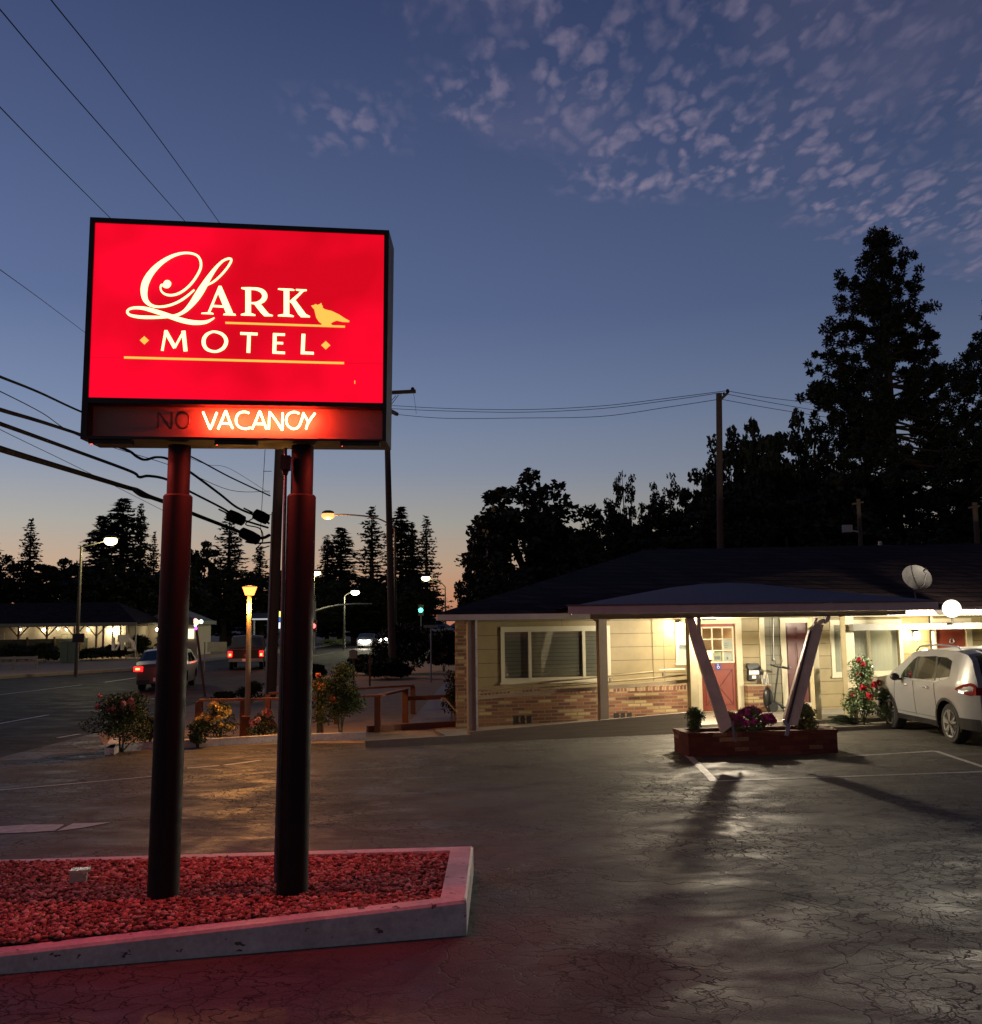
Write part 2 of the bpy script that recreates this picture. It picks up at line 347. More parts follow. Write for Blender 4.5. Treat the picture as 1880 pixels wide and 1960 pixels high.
# ------------------------------------------------------------------ ground
def sheet(name, pts, mat, z, kind='structure', sub=False):
    mb = MB(); mb.poly([(p[0], p[1], z) for p in pts]); o = mb.build(name, mat, org=(0, 0, 0)); tag(o, kind=kind); return o
n = 40; V = []; Q = []
for i in range(n+1):
    for j in range(n+1): V.append((-900+1800*i/n, -100+1800*j/n, 0))
for i in range(n):
    for j in range(n): a = i*(n+1)+j; Q.append((a, a+n+1, a+n+2, a+1))
g = np_obj('ground', V, Q, m_soil, org=(0, 0, 0)); tag(g, kind='structure')
def g2(px, py): p = G(px, py); return (p.x, p.y)
near = [g2(*p) for p in ((0,1452),(185,1404),(300,1366),(450,1328),(600,1300),(745,1264),(850,1238),(905,1222))]
far = [g2(*p) for p in ((0,1300),(250,1284),(420,1263),(560,1247),(650,1233),(730,1223),(800,1213.5),(850,1209))]
d0 = (near[0][0]-near[1][0], near[0][1]-near[1][1])
near0 = (near[0][0]-12, -14); far0 = (far[0][0]-14, -14)
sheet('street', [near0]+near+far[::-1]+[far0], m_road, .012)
# lot: everything between the strip kerb, the motel walk and the camera
lot = [(-30, -14), near0, near[0], near[1], g2(208, 1443), g2(290, 1437), g2(540, 1425), g2(700, 1424), g2(905, 1413), (4.5, 23.5), (12, 26), (26, 30), (26, -14)]
lot = lot[1:]
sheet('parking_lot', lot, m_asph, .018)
# pavement on the far side of the street and path beside the motel
fs = [(p[0]-.25, p[1]+.1) for p in far]; fs2 = [(p[0]-2.0, p[1]+1.2) for p in far]
sheet('far_pavement', [(far0[0]-.25, -14)]+fs+fs2[::-1]+[(far0[0]-2.2, -14)], m_walk, .03)
o = MB()
for a, b in zip([far0]+far[:-1], far):
    o.bar((a[0], a[1], .07), (b[0], b[1], .07), .18, .14)
tag(o.build('kerb', m_conc, org=(far[0][0], far[0][1], 0)), kind='structure')
sheet('path', [g2(782, 1386), g2(862, 1386), g2(868, 1310), g2(852, 1306)], m_walk, .02)
# hills on the horizon
V = []; Q = []
nx = 60
for i in range(nx+1):
    x = -500+1100*i/nx; h = 14+9*math.sin(i*.7)+5*math.sin(i*1.9+1)+ (26 if 34 <= i <= 40 else 0)*0
    V += [(x, 900, -1), (x, 960, h*1.35), (x, 1100, -1)]
for i in range(nx):
    a = i*3; Q += [(a, a+3, a+4, a+1), (a+1, a+4, a+5, a+2)]
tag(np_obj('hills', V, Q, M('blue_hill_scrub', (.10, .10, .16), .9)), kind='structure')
# painted lines
def line(p, q_, wd, name, z=.022):
    a, b = Vector((*g2(*p), z)), Vector((*g2(*q_), z)); d = (b-a).normalized(); s = Vector((-d.y, d.x, 0))*wd/2
    mb = MB(); k = 14
    for i in range(k):
        u, v = a+(b-a)*i/k, a+(b-a)*(i+1)/k; r1 = random.uniform(.85, 1.08); mb.add([u-s*r1, v-s*r1, v+s, u+s], [(0, 1, 2, 3)])
    tag(mb.build(name, m_line, org=(a.x, a.y, z)), kind='structure')
line((1312, 1443), (1368, 1498), .12, 'parking_line')
line((1368, 1498), (1905, 1479), .08, 'parking_line')
line((1622, 1450), (1791, 1440), .08, 'parking_line'); line((1791, 1440), (1905, 1478), .09, 'parking_line')
line((-30, 1392), (92, 1370), .13, 'lane_line'); line((-40, 1336), (156, 1312), .13, 'lane_line'); line((111, 1414), (152, 1407), .10, 'lane_line')
line((200, 1307), (345, 1286), .13, 'lane_line'); line((-40, 1519), (290, 1489), .07, 'lane_line')
line((250, 1345), (300, 1338), .12, 'lane_line'); line((560, 1262), (640, 1250), .12, 'lane_line')
line((358, 1473), (420, 1468), .12, 'lane_line'); line((430, 1467), (498, 1458), .12, 'lane_line')
mb = MB(); mb.poly([(*g2(*p), .0235) for p in ((-40, 1601), (-40, 1588), (60, 1582), (123, 1582), (105, 1594), (60, 1597))]); mb.poly([(*g2(*p), .0235) for p in ((108, 1595), (140, 1580), (212, 1578), (160, 1588))])
tag(mb.build('painted_arrow', m_line, org=(-4, 10, .02)), kind='structure')
# kerb of the planting strip (white) and its end nose
mb = MB(); kp = [g2(*p) for p in ((209, 1447), (222, 1440), (290, 1434), (420, 1427), (540, 1420), (700, 1415))]
for a, b in zip(kp, kp[1:]): mb.bar((a[0], a[1], .07), (b[0], b[1], .07), .16, .14)
mb.bar((kp[0][0], kp[0][1], .07), (kp[0][0]-.5, kp[0][1]+1.6, .07), .16, .14)
tag(mb.build('strip_kerb', m_white, org=(kp[2][0], kp[2][1], 0)), kind='structure')
# ------------------------------------------------------------------ gravel island under the sign
ISW = [('fr', 893, 1724, .26), ('br', 906, 1619, .26)]
fr = G(893, 1724, .26); br_ = G(906, 1619, .26); bl = G(0, 1645, .15); fl = G(0, 1826, .147)
bl = br_ + (bl-br_)*1.45; fl = fr + (fl-fr)*1.35
def inset(p, q1, q2, w_): return p
top = [fr, br_, bl, fl]; cen = (fr+br_+bl+fl)/4
def ins(i, w1, w2):
    p = top[i]; a = (top[(i+1) % 4]-p).normalized(); b = (top[i-1]-p).normalized(); return p + a*w1 + b*w2
inn = [ins(0, .16, .20), ins(1, .20, .16), ins(2, .16, .16), ins(3, .16, .16)]
isl = thing('gravel_island', (cen.x, cen.y, 0), 'low island with pink lit white kerb and red gravel under the big red sign', 'planting island')
mb = MB()
for i in range(4):
    a, b, c_, d_ = top[i], top[(i+1) % 4], inn[(i+1) % 4], inn[i]
    # rounded-edge kerb: chamfer 15 mm, split into lengths for an uneven edge
    k = 26
    for s_ in range(k):
        p, q1, r_, t_ = a.lerp(b, s_/k), a.lerp(b, (s_+1)/k), d_.lerp(c_, (s_+1)/k), d_.lerp(c_, s_/k)
        ou = (p-cen); ou.z = 0
        nn = Vector(((b-a).y, -(b-a).x, 0)).normalized();
        if nn.dot(ou) < 0: nn = -nn
        def jit(v, e=.003): return v+Vector((random.uniform(-e, e), random.uniform(-e, e), 0))
        up_ = Vector((0, 0, 1))
        P1, P2 = p-nn*.018, q1-nn*.018
        mb.add([P1, P2, r_, t_], [(0, 1, 2, 3)])
        mb.add([P1, P2, q1-up_*.018, p-up_*.018], [(0, 3, 2, 1)])
        mb.add([p-up_*.018, q1-up_*.018, Vector((q1.x, q1.y, 0)), Vector((p.x, p.y, 0))], [(0, 3, 2, 1)])
        mb.add([t_, r_, r_-up_*.1, t_-up_*.1], [(0, 1, 2, 3)])
import bmesh
ko = mb.build('kerb_wall', m_white, isl)
bm_ = bmesh.new(); bm_.from_mesh(ko.data); bmesh.ops.remove_doubles(bm_, verts=bm_.verts, dist=.002); bm_.to_mesh(ko.data); bm_.free()
def gz(x, y):           # level of the gravel: follows the sloping kerb
    t = (x-fl.x)/(fr.x-fl.x); return .118+(.228-.118)*((x-bl.x)/(fr.x-bl.x))
mb = MB(); ip = [Vector((p.x, p.y, gz(p.x, p.y)-.015)) for p in inn]; mb.poly(ip); mb.build('gravel_bed', M('gravel_bed_dust', (.14, .07, .05), .95, var=.4, scale=30, bmp=.6), isl)
rng = np.random.default_rng(5)
def inpoly(x, y, P):
    c = np.zeros(len(x), bool)
    for i in range(len(P)):
        x1, y1 = P[i].x, P[i].y; x2, y2 = P[i-1].x, P[i-1].y
        cond = ((y1 > y) != (y2 > y)) & (x < (x2-x1)*(y-y1)/(y2-y1+1e-12)+x1); c ^= cond
    return c
xs = rng.uniform(min(p.x for p in inn), max(p.x for p in inn), 32000); ys = rng.uniform(min(p.y for p in inn), max(p.y for p in inn), 32000)
k = inpoly(xs, ys, inn) & (xs > -4.9); xs, ys = xs[k][:15000], ys[k][:15000]
ph = (1+5**.5)/2
ico = np.array([(-1, ph, 0), (1, ph, 0), (-1, -ph, 0), (1, -ph, 0), (0, -1, ph), (0, 1, ph), (0, -1, -ph), (0, 1, -ph), (ph, 0, -1), (ph, 0, 1), (-ph, 0, -1), (-ph, 0, 1)])/1.9
icf = np.array([(0,11,5),(0,5,1),(0,1,7),(0,7,10),(0,10,11),(1,5,9),(5,11,4),(11,10,2),(10,7,6),(7,1,8),(3,9,4),(3,4,2),(3,2,6),(3,6,8),(3,8,9),(4,9,5),(2,4,11),(6,2,10),(8,6,7),(9,8,1)])
N = len(xs); siz = rng.uniform(.010, .024, (N, 1, 1))*np.array([1.25, .9, .62])*rng.uniform(.75, 1.3, (N, 1, 3))
VV = ico[None]*rng.uniform(.72, 1.2, (N, 12, 1))*siz
a = rng.uniform(0, 2*PI, N); tl = rng.normal(0, .45, N)
ca, sa, ct, st = np.cos(a), np.sin(a), np.cos(tl), np.sin(tl)
x1 = VV[..., 0]; y1 = VV[..., 1]*ct[:, None]-VV[..., 2]*st[:, None]; z1 = VV[..., 1]*st[:, None]+VV[..., 2]*ct[:, None]
X = x1*ca[:, None]-y1*sa[:, None]+xs[:, None]; Y = x1*sa[:, None]+y1*ca[:, None]+ys[:, None]
gzv = .118+(.110)*((xs-bl.x)/(fr.x-bl.x)); Z = z1+(gzv+rng.uniform(-.008, .014, N))[:, None]
VV = np.stack([X, Y, Z], -1).reshape(-1, 3); QQ = (icf[None]+(np.arange(N)*12)[:, None, None]).reshape(-1, 3)
mt, nt2, b_ = newmat('lava_gravel'); gm = node(nt2, 'ShaderNodeNewGeometry')
r_ = ramp(nt2, [(0, (.14, .04, .03)), (.35, (.34, .10, .07)), (.7, (.52, .20, .14)), (.93, (.70, .42, .34))], gm.outputs['Random Per Island']); nt2.links.new(r_.outputs[0], b_.inputs['Base Color']); b_.inputs['Roughness'].default_value = .85
gv = np_obj('gravel', VV, QQ, mt, org=(0, 0, 0)); tag(gv, 'loose red lava gravel filling the island around the sign poles', 'gravel', kind='stuff')
# junction box half sunk in the gravel
jc = G(150, 1692, .16); jb = thing('junction_box', (jc.x, jc.y, .15), 'small dented silver metal box standing on the red gravel left of the poles', 'electrical box', rz=.25)
mb = MB(); mb.box(jc+Vector((0, 0, .05)), (.13, .10, .11), .25); mb.build('box_body', M('dull_silver', (.5, .48, .45), .4, .6, scale=20, bmp=.5), jb)
mb = MB(); mb.box(jc+Vector((.015, 0, .112)), (.15, .115, .018), .25); mb.box(jc+Vector((.062, -.02, .095)), (.03, .05, .03), .25); mb.build('lid', M('bright_silver', (.62, .6, .55), .3, .7, scale=20, bmp=.5), jb)
# ------------------------------------------------------------------ the sign
SY = 7.87; BY = 8.28
def S(zx, zy, y=SY): return D(131.42+.34953*zx, 394.27+.34953*zy, y)
c_tl, c_tr, c_br, c_bl = S(117, 60), S(1755, 132), S(1738, 1288), S(63, 1275)
base = G(436, 1686, .2)
sg = thing('motel_sign', (base.x, 8.08, .15), 'tall twin pole sign with glowing red face, white lettering and lit VACANCY tubes', 'motel sign')
m_cab = M('bronze_cabinet', (.02, .013, .012), .6, .1, var=.2)
bk = Vector((0, BY-SY, 0))
mb = MB()
# cabinet shell: top, bottom, sides, back frame
f_ = [c_tl, c_tr, c_br, c_bl]; f2 = [p+bk for p in f_]
t1, t2, t3, t4 = S(143, 88), S(1728, 156), S(1718, 1278), S(98, 1258)
inn_ = [t1, t2, t3, t4]
for i in range(4):
    j = (i+1) % 4; mb.add([f_[i], f_[j], f2[j], f2[i]], [(0, 3, 2, 1)])
    mb.add([f_[i], f_[j], inn_[j], inn_[i]], [(0, 1, 2, 3)])
    mb.add([inn_[i], inn_[j], inn_[j]+Vector((0, .12, 0)), inn_[i]+Vector((0, .12, 0))], [(0, 1, 2, 3)])
    mb.add([f2[i], f2[j], inn_[j]+bk, inn_[i]+bk], [(0, 3, 2, 1)])
mb.build('cabinet', m_cab, sg)
mb = MB(); a1, a2, a3, a4 = S(104, 1047), S(1722, 1079), S(1720, 1103), S(103, 1077); y_ = Vector((0, .115, 0))
mb.hexa([a4, a3, a3+y_, a4+y_, a1, a2, a2+y_, a1+y_]); mb.build('divider_rail', m_cab, sg)
# red face, slightly uneven backlighting of its tubes
mt, n3, b3 = newmat('backlit_red_acrylic'); b3.inputs['Base Color'].default_value = (.03, .001, .001, 1)
v = coords(n3, (1, 1, 1)); nn_ = noise(n3, v, 1.5, 2, .4)
rr = ramp(n3, [(.36, (.245, .00005, .0035)), (.62, (.37, .0001, .0085))], nn_); n3.links.new(rr.outputs[0], b3.inputs['Emission Color']); b3.inputs['Emission Strength'].default_value = RED
mb = MB(); yy = Vector((0, .014, 0)); mb.poly([t1+yy, S(1728, 156)+yy, a2+yy, a1+yy]); rf = mb.build('red_face', mt, sg)
mb = MB(); yb = Vector((0, BY-SY-.014, 0)); mb.poly([a1+yb, a2+yb, t2+yb, t1+yb]); mb.build('rear_red_face', E('rear_backlit_red', (1, .10, .09), REAR), sg)
mb = MB(); mb.poly([t1+yy, t2+yy, t3+yy, t4+yy]) ; 
mb = MB(); yp = Vector((0, .115, 0)); mb.poly([a4+yp, a3+yp, t3+yp, t4+yp]); panel = mb.build('message_panel', M('grey_message_panel', (.21, .17, .155), .6, var=.08, bmp=.05), sg)
mb = MB(); yb2 = Vector((0, BY-SY-.034, 0)); mb.poly([t4+yb2, t3+yb2, a3+yb2, a4+yb2]); mb.build('rear_message_panel', M('grey_rear_panel', (.2, .18, .17), .5), sg)
mb = MB(); ye = Vector((0, .0125, 0)); mb.poly([S(107, 824)+ye, S(1720, 861)+ye, S(1720, 864)+ye, S(107, 827)+ye]); mb.build('face_seam', E('seam_red', (.75, .0002, .008), 1.0), rf)
# lettering
def cr(pts, k=8, closed=False):
    P = [np.array(p, float) for p in pts]; n = len(P); o = []
    rg = range(n if closed else n-1)
    for i in rg:
        p0, p1, p2, p3 = (P[(i-1) % n], P[i], P[(i+1) % n], P[(i+2) % n]) if closed else (P[max(i-1, 0)], P[i], P[i+1], P[min(i+2, n-1)])
        for j in range(k):
            t = j/k; o.append(.5*((2*p1)+(-p0+p2)*t+(2*p0-5*p1+4*p2-p3)*t*t+(-p0+3*p1-3*p2+p3)*t**3))
    o.append(P[0] if closed else P[-1]); return o
LY = [.0]
def ribbon(mb, pts, closed=False, k=8, y=SY+.008):        # pts: (x, y, width)
    c = cr(pts, k, closed); n = len(c); L = []; Rr = []
    for i, p in enumerate(c):
        a = c[max(i-1, 0)] if not closed else c[(i-1) % (n-1)]; b = c[min(i+1, n-1)] if not closed else c[(i+1) % (n-1)]
        d = np.array([b[0]-a[0], b[1]-a[1]]); d /= (np.linalg.norm(d)+1e-9); nn = np.array([-d[1], d[0]])*p[2]/2
        L.append(S(p[0]+nn[0], p[1]+nn[1], y)); Rr.append(S(p[0]-nn[0], p[1]-nn[1], y))
    th = Vector((0, .0035, 0))
    for i in range(n-1):
        mb.hexa([L[i], L[i+1], Rr[i+1], Rr[i], L[i]+th, L[i+1]+th, Rr[i+1]+th, Rr[i]+th])
def gpoly(mb, pts, y=SY+.008): mb.prism([S(p[0], p[1], y) for p in pts], (0, .0035, 0))
m_lw = E('lit_white_letter', (1, .80, .34), 2.4); m_ly = E('lit_gold', (1, .52, .08), 1.15)
mb = MB()
ribbon(mb, [(556,418,4),(553,432,12),(540,441,16),(524,438,16),(510,430,9),(503,442,8),(506,462,9),(524,480,11),(555,488,12),(592,482,12),(630,462,12),(668,428,12),(700,385,12),(722,340,12),(722,300,12),(702,270,11),(660,257,11),(610,260,13),(556,279,18),(500,315,25),(452,364,33),(421,418,38),(412,468,36),(420,512,28),(446,540,18),(484,551,12),(536,547,12),(590,529,12),(640,499,12),(688,458,8)])
mb.lathe((0, 0, 0), [(1e-3, 0)], 3); mb.v = mb.v[:-3]; mb.f = mb.f[:-2]
ci = [(540+21*math.cos(t*PI/8), 425+20*math.sin(t*PI/8)) for t in range(16)]; gpoly(mb, ci, SY+.0075)
ribbon(mb, [(742,440,6),(790,416,10),(832,380,11),(868,338,11),(888,305,11),(889,290,11),(872,288,11),(842,302,12),(806,338,17),(770,388,26),(738,440,36),(705,492,38),(668,542,28),(628,580,18),(580,600,14),(520,608,13),(450,609,17),(388,607,17),(340,598,14),(322,584,12),(326,568,11),(352,558,13),(400,558,17),(450,569,22),(510,588,24),(570,609,26),(630,628,26),(690,638,24),(745,636,18),(778,624,11),(798,611,5)], y=SY+.0065)
big = mb.build('script_initial', m_lw, rf)
mb = MB()
# A
gpoly(mb, [(822,437),(836,437),(900,586),(862,586),(818,478),(786,556),(772,586),(760,586)]); gpoly(mb, [(790,541),(866,546),(868,557),(785,552)], SY+.0075)
gpoly(mb, [(726,590),(728,584),(772,581),(792,586),(793,593)], SY+.0072); gpoly(mb, [(847,597),(849,589),(876,583),(912,590),(916,599)], SY+.0072)
mb.build('letter', m_lw, rf); mb = MB()
gpoly(mb, [(968,452),(998,453),(998,594),(968,592)]); gpoly(mb, [(945,452),(947,445),(1000,444),(1000,458),(966,458)], SY+.0075)
gpoly(mb, [(943,598),(944,591),(966,585),(1000,586),(1022,594),(1022,601)], SY+.0072)
ribbon(mb, [(990,452,12),(1030,454,16),(1062,468,24),(1074,492,28),(1062,517,24),(1030,531,14),(992,530,8)], y=SY+.007)
gpoly(mb, [(1012,532),(1042,524),(1096,590),(1118,597),(1117,603),(1072,603),(1052,584)], SY+.0068)
mb.build('letter', m_lw, rf); mb = MB()
gpoly(mb, [(1178,457),(1208,458),(1208,599),(1178,597)]); gpoly(mb, [(1146,457),(1148,450),(1224,453),(1236,457),(1236,463),(1176,462)], SY+.0075)
gpoly(mb, [(1146,603),(1147,596),(1176,591),(1208,592),(1232,600),(1232,607)], SY+.0072)
gpoly(mb, [(1208,522),(1272,466),(1290,464),(1222,534)], SY+.0069); gpoly(mb, [(1244,461),(1245,454),(1304,457),(1304,464),(1276,468)], SY+.0073)
gpoly(mb, [(1216,524),(1240,512),(1300,592),(1321,602),(1321,609),(1272,608),(1256,590)], SY+.0067)
mb.build('letter', m_lw, rf)
mb = MB()
def sk(pts, wd): ribbon(mb, [(x, y, wd) for x, y in pts], k=1, y=SY+.008-LY[0]); LY[0] = (LY[0]+.00023) % .003
sk([(512,792),(532,680)], 13); sk([(530,684),(582,776)], 21); sk([(580,776),(628,688)], 11); sk([(628,683),(640,795)], 21)
mb.build('letter', m_lw, rf); mb = MB()
ribbon(mb, [(800,688,12),(836,699,16),(858,722,19),(862,748,20),(848,776,18),(820,793,14),(792,796,13),(758,784,17),(741,760,20),(740,730,20),(754,706,17),(776,692,13)], closed=True)
mb.build('letter', m_lw, rf); mb = MB()
sk([(940,697),(1034,701)], 14); sk([(988,700),(984,803)], 19)
mb.build('letter', m_lw, rf); mb = MB()
sk([(1129,697),(1126,807)], 20); sk([(1120,702),(1184,704)], 13); sk([(1120,749),(1174,751)], 12); sk([(1118,801),(1184,804)], 13)
mb.build('letter', m_lw, rf); mb = MB()
sk([(1286,700),(1281,811)], 20); sk([(1274,803),(1342,806)], 14)
mb.build('letter', m_lw, rf)
mb = MB(); LY[0] = 0
sk([(858,639),(1513,660)], 11); mb.build('gold_rule', m_ly, rf); mb = MB(); sk([(303,829),(1508,860)], 12); mb.build('gold_rule', m_ly, rf)
for x, y in ((414, 735), (1408, 762)): mb = MB(); gpoly(mb, [(x-25, y), (x, y-23), (x+25, y), (x, y+23)]); mb.build('gold_diamond', m_ly, rf)
mb = MB()
sk([(1567,955),(1567,973)], 4)
mb.build('small_mark', m_ly, rf)
mb = MB(); gpoly(mb, [(1328,545),(1346,541),(1350,536),(1364,541),(1374,537),(1384,530),(1386,541),(1391,547),(1391,556),(1402,565),(1440,574),(1482,594),(1510,613),(1538,628),(1535,636),(1500,634),(1468,627),(1448,634),(1436,643),(1446,655),(1378,655),(1388,646),(1370,633),(1356,612),(1350,588),(1345,566),(1330,549)], SY+.006)
mb.build('bird_emblem', m_ly, rf)
# neon tubes
m_neon = E('lit_neon', (1, .035, .012), NEON); m_dead = M('unlit_tube_glass', (.14, .07, .05), .2, var=.1)
def ntube(mb, pts, k=5, r=.0085, y=SY+.03):
    c = cr([(x, yy_, 0) for x, yy_ in pts], k); mb.tube([S(p[0], p[1], y) for p in c], r, 6)
letters = [[(736,1128),(756,1176),(773,1216),(778,1216),(795,1175),(812,1130)],
 [(818,1222),(840,1172),(858,1128),(864,1128),(880,1175),(898,1218)],
 [(832,1190),(884,1192)],
 [(988,1134),(962,1127),(932,1136),(918,1162),(920,1192),(938,1212),(968,1220),(996,1214)],
 [(1004,1222),(1026,1175),(1044,1130),(1050,1130),(1066,1175),(1084,1222)],
 [(1018,1192),(1070,1194)],
 [(1096,1222),(1098,1180),(1101,1132),(1106,1134),(1140,1180),(1166,1222),(1170,1218),(1172,1132)],
 [(1262,1136),(1236,1128),(1206,1138),(1192,1164),(1196,1194),(1214,1214),(1238,1220),(1262,1205),(1280,1160),(1284,1142)],
 [(1284,1132),(1300,1160),(1312,1182)], [(1350,1134),(1330,1160),(1308,1196),(1300,1222)]]
for L_, nm in zip([letters[0:1], letters[1:3], letters[3:4], letters[4:6], letters[6:7], letters[7:8], letters[8:10]], 'VACANCY'):
    mb = MB()
    for l in L_: ntube(mb, l)
    mb.build('neon_letter', m_neon, sg, smooth='all')
mb = MB(); ntube(mb, [(488,1216),(490,1175),(494,1132),(530,1180),(560,1216),(564,1130)]); mb.build('unlit_letter', m_dead, sg, smooth='all')
mb = MB(); ntube(mb, [(620,1128),(598,1140),(588,1172),(598,1206),(624,1218),(650,1204),(660,1172),(650,1140),(620,1128)]); mb.build('unlit_letter', m_dead, sg, smooth='all')
for x, y in ((490, 1212), (597, 1187), (562, 1135), (652, 1140)): mb = MB(); mb.tube([S(x, y, SY+.114), S(x, y, SY+.035)], .008, 8); mb.build('tube_support', M('amber_glass_support', (.5, .22, .1), .2), sg)
# poles
# glowing trays added under the cabinet to redden the gravel, open side down
xp1, xp2 = D(344, 862, 8.08).x, D(579.5, 862, 8.08).x
def und(x, y): f = (x-c_bl.x)/(c_br.x-c_bl.x); p = c_bl.lerp(c_br, f); return Vector((x, y, p.z))
for xa_, xb_ in ((c_bl.x+.06, xp1-.34), (xp1+.34, xp2-.34), (xp2+.34, c_br.x-.06)):
    a_, b_q = und(xa_, 7.93), und(xb_, 7.93); dn = Vector((0, 0, -1)); yv = Vector((0, 1, 0)); mb = MB()
    mb.bar(a_-yv*.03+dn*.016, b_q-yv*.03+dn*.016, .008, .034); mb.box(a_+dn*.016, (.008, .07, .034)); mb.box(b_q+dn*.016, (.008, .07, .034)); mb.bar(a_+yv*.03+dn*.005, b_q+yv*.03+dn*.005, .008, .012)
    tray = mb.build('added_glow_tray', m_cab, sg); mb = MB(); mb.poly([a_-yv*.025+dn*.004, a_+yv*.025+dn*.004, b_q+yv*.025+dn*.004, b_q-yv*.025+dn*.004]); mb.build('added_glow_lens', E('added_glow_lens', (1, .07, .045), ADDED_TRAY), tray)
m_pole = M('brown_pole_paint', (.0075, .0065, .006), .65, var=.25, scale=10, bmp=.1); m_pole.node_tree.nodes['Principled BSDF'].inputs['Specular IOR Level'].default_value = .25
for (tx, bx, by, nm) in ((344, 313, 1690, ''), (579.5, 560, 1681, '')):
    z0 = gz(0, 0); t_ = D(tx, 862, 8.08); b0 = D(bx, by, 8.0); b0 = b0-(t_-b0)*.04; d_ = t_-b0
    f1 = (D(tx, 948, 8.08).z-b0.z)/d_.z
    mb = MB(); mb.tube([b0+d_*(f1-.03), b0+d_*1.01], .090, 24); up_o = mb.build('pole', m_pole, sg, smooth=True)
    mb = MB(); mb.tube([b0, b0+d_*(f1-.004), b0+d_*f1], [.120, .116, .104], 28); mb.build('pole_sleeve', m_pole, up_o, smooth=True)
cpt = [D(546.5, 858, 8.05), D(546.5, 905, 8.02), D(540, 1200, 7.98), D(532, 1500, 7.94), D(527, 1690, 7.9)]
mb = MB(); mb.tube(cpt, .014, 8); mb.build('conduit', M('grey_conduit', (.12, .11, .115), .4, .5), sg, smooth=True)
mb = MB(); a_ = D(547.5, 873, 7.97); b2 = D(546.5, 900, 7.96); mb.bar(a_, b2, .075, .06, (0, 1, 0)); mb.tube([b2, D(546, 910, 7.965)], [.03, .018], 8); mb.build('switch_box', m_blackmet, sg)
# ------------------------------------------------------------------ motel
TH = R(14.5); WC = Vector((-.29, 21.95, 0)); e = Vector((math.cos(TH), math.sin(TH), 0)); nrm = Vector((math.sin(TH), -math.cos(TH), 0))
mo = thing('motel_building', WC, 'long single storey motel with tan siding, brick wainscot and brown hip roof', 'motel', rz=TH)
def mt_(s, o, z): return WC + e*s + nrm*o + Vector((0, 0, z))
def ws(px, py, o=0):
    d = ray(px, py); P0 = WC+nrm*o-EP; t = P0.dot(nrm)/d.dot(nrm); p = EP+d*t; return ((p-WC).dot(e), p.z)
def wb(mb, s0, s1, o0, o1, z0, z1):     # box in wall coordinates
    return mb.hexa([mt_(s0,o0,z0), mt_(s1,o0,z0), mt_(s1,o1,z0), mt_(s0,o1,z0), mt_(s0,o0,z1), mt_(s1,o0,z1), mt_(s1,o1,z1), mt_(s0,o1,z1)])
SL = ws(876, 1300)[0]; SR = 17.5; EZ = 2.36       # left end, right end, soffit level
# openings: (s0, s1, z0, z1)
def rect(x0, y0, x1, y1, o=0):
    a = ws(x0, y1, o); b = ws(x1, y0, o); c_ = ws(x0, y0, o); d = ws(x1, y1, o)
    return (a[0], b[0], (a[1]+d[1])/2, (b[1]+c_[1])/2)
w1 = rect(966, 1206, 1160, 1299); dr1 = (ws(1343, 1300)[0], ws(1411, 1300)[0], .21, 2.2)
dr2 = (ws(1506, 1280)[0], ws(1549, 1280)[0], .33, 2.2); w2 = (ws(1597, 1250)[0], ws(1722, 1250)[0], w1[2]-.05, 2.16)
w0 = (ws(1298, 1230)[0], ws(1322, 1230)[0], ws(1310, 1266)[1], 2.16); dr3 = (ws(1792, 1230)[0], ws(1850, 1230)[0], .21, 2.16)
sb = ws(1460, 1300)[0]; sc2 = ws(1506, 1300)[0]-.16
ops = [w1, w0, dr1, dr2, w2, dr3]; zt = 2.45
sW1 = dr1[0]-.12
brz = ws(1250, 1313.6)[1]
def wallseg(mb, s0, s1, z0, z1, th=.12):
    cuts = sorted([o for o in ops if o[0] < s1 and o[1] > s0], key=lambda q_: q_[0]); s = s0
    for c_ in cuts:
        if c_[0] > s: wb(mb, s, c_[0], 0, -th, z0, z1)
        if c_[2] > z0: wb(mb, c_[0], c_[1], 0, -th, z0, min(z1, c_[2]))
        if c_[3] < z1: wb(mb, c_[0], c_[1], 0, -th, max(z0, c_[3]), z1)
        s = c_[1]
    if s < s1: wb(mb, s, s1, 0, -th, z0, z1)
mb = MB(); wallseg(mb, ws(906, 1300)[0], sb, 0, zt); wallseg(mb, sc2+.9, SR, 0, zt)
cL = mt_(SL, 0, 0); cB = Vector((cL.x+.35, cL.y+9, 0)); mb.bar(cL+Vector((.12, .15, zt/2)), cB+Vector((.12, 0, zt/2)), .12, zt); wb(mb, SR-.12, SR, -.13, -9, 0, zt); wb(mb, SL+3, SR, -9, -9.12, 0, zt)
mb.build('siding_wall', m_siding, mo)
mb = MB(); wallseg(mb, sb, sc2+.9, 0, zt); mb.build('block_wall', m_block, mo)
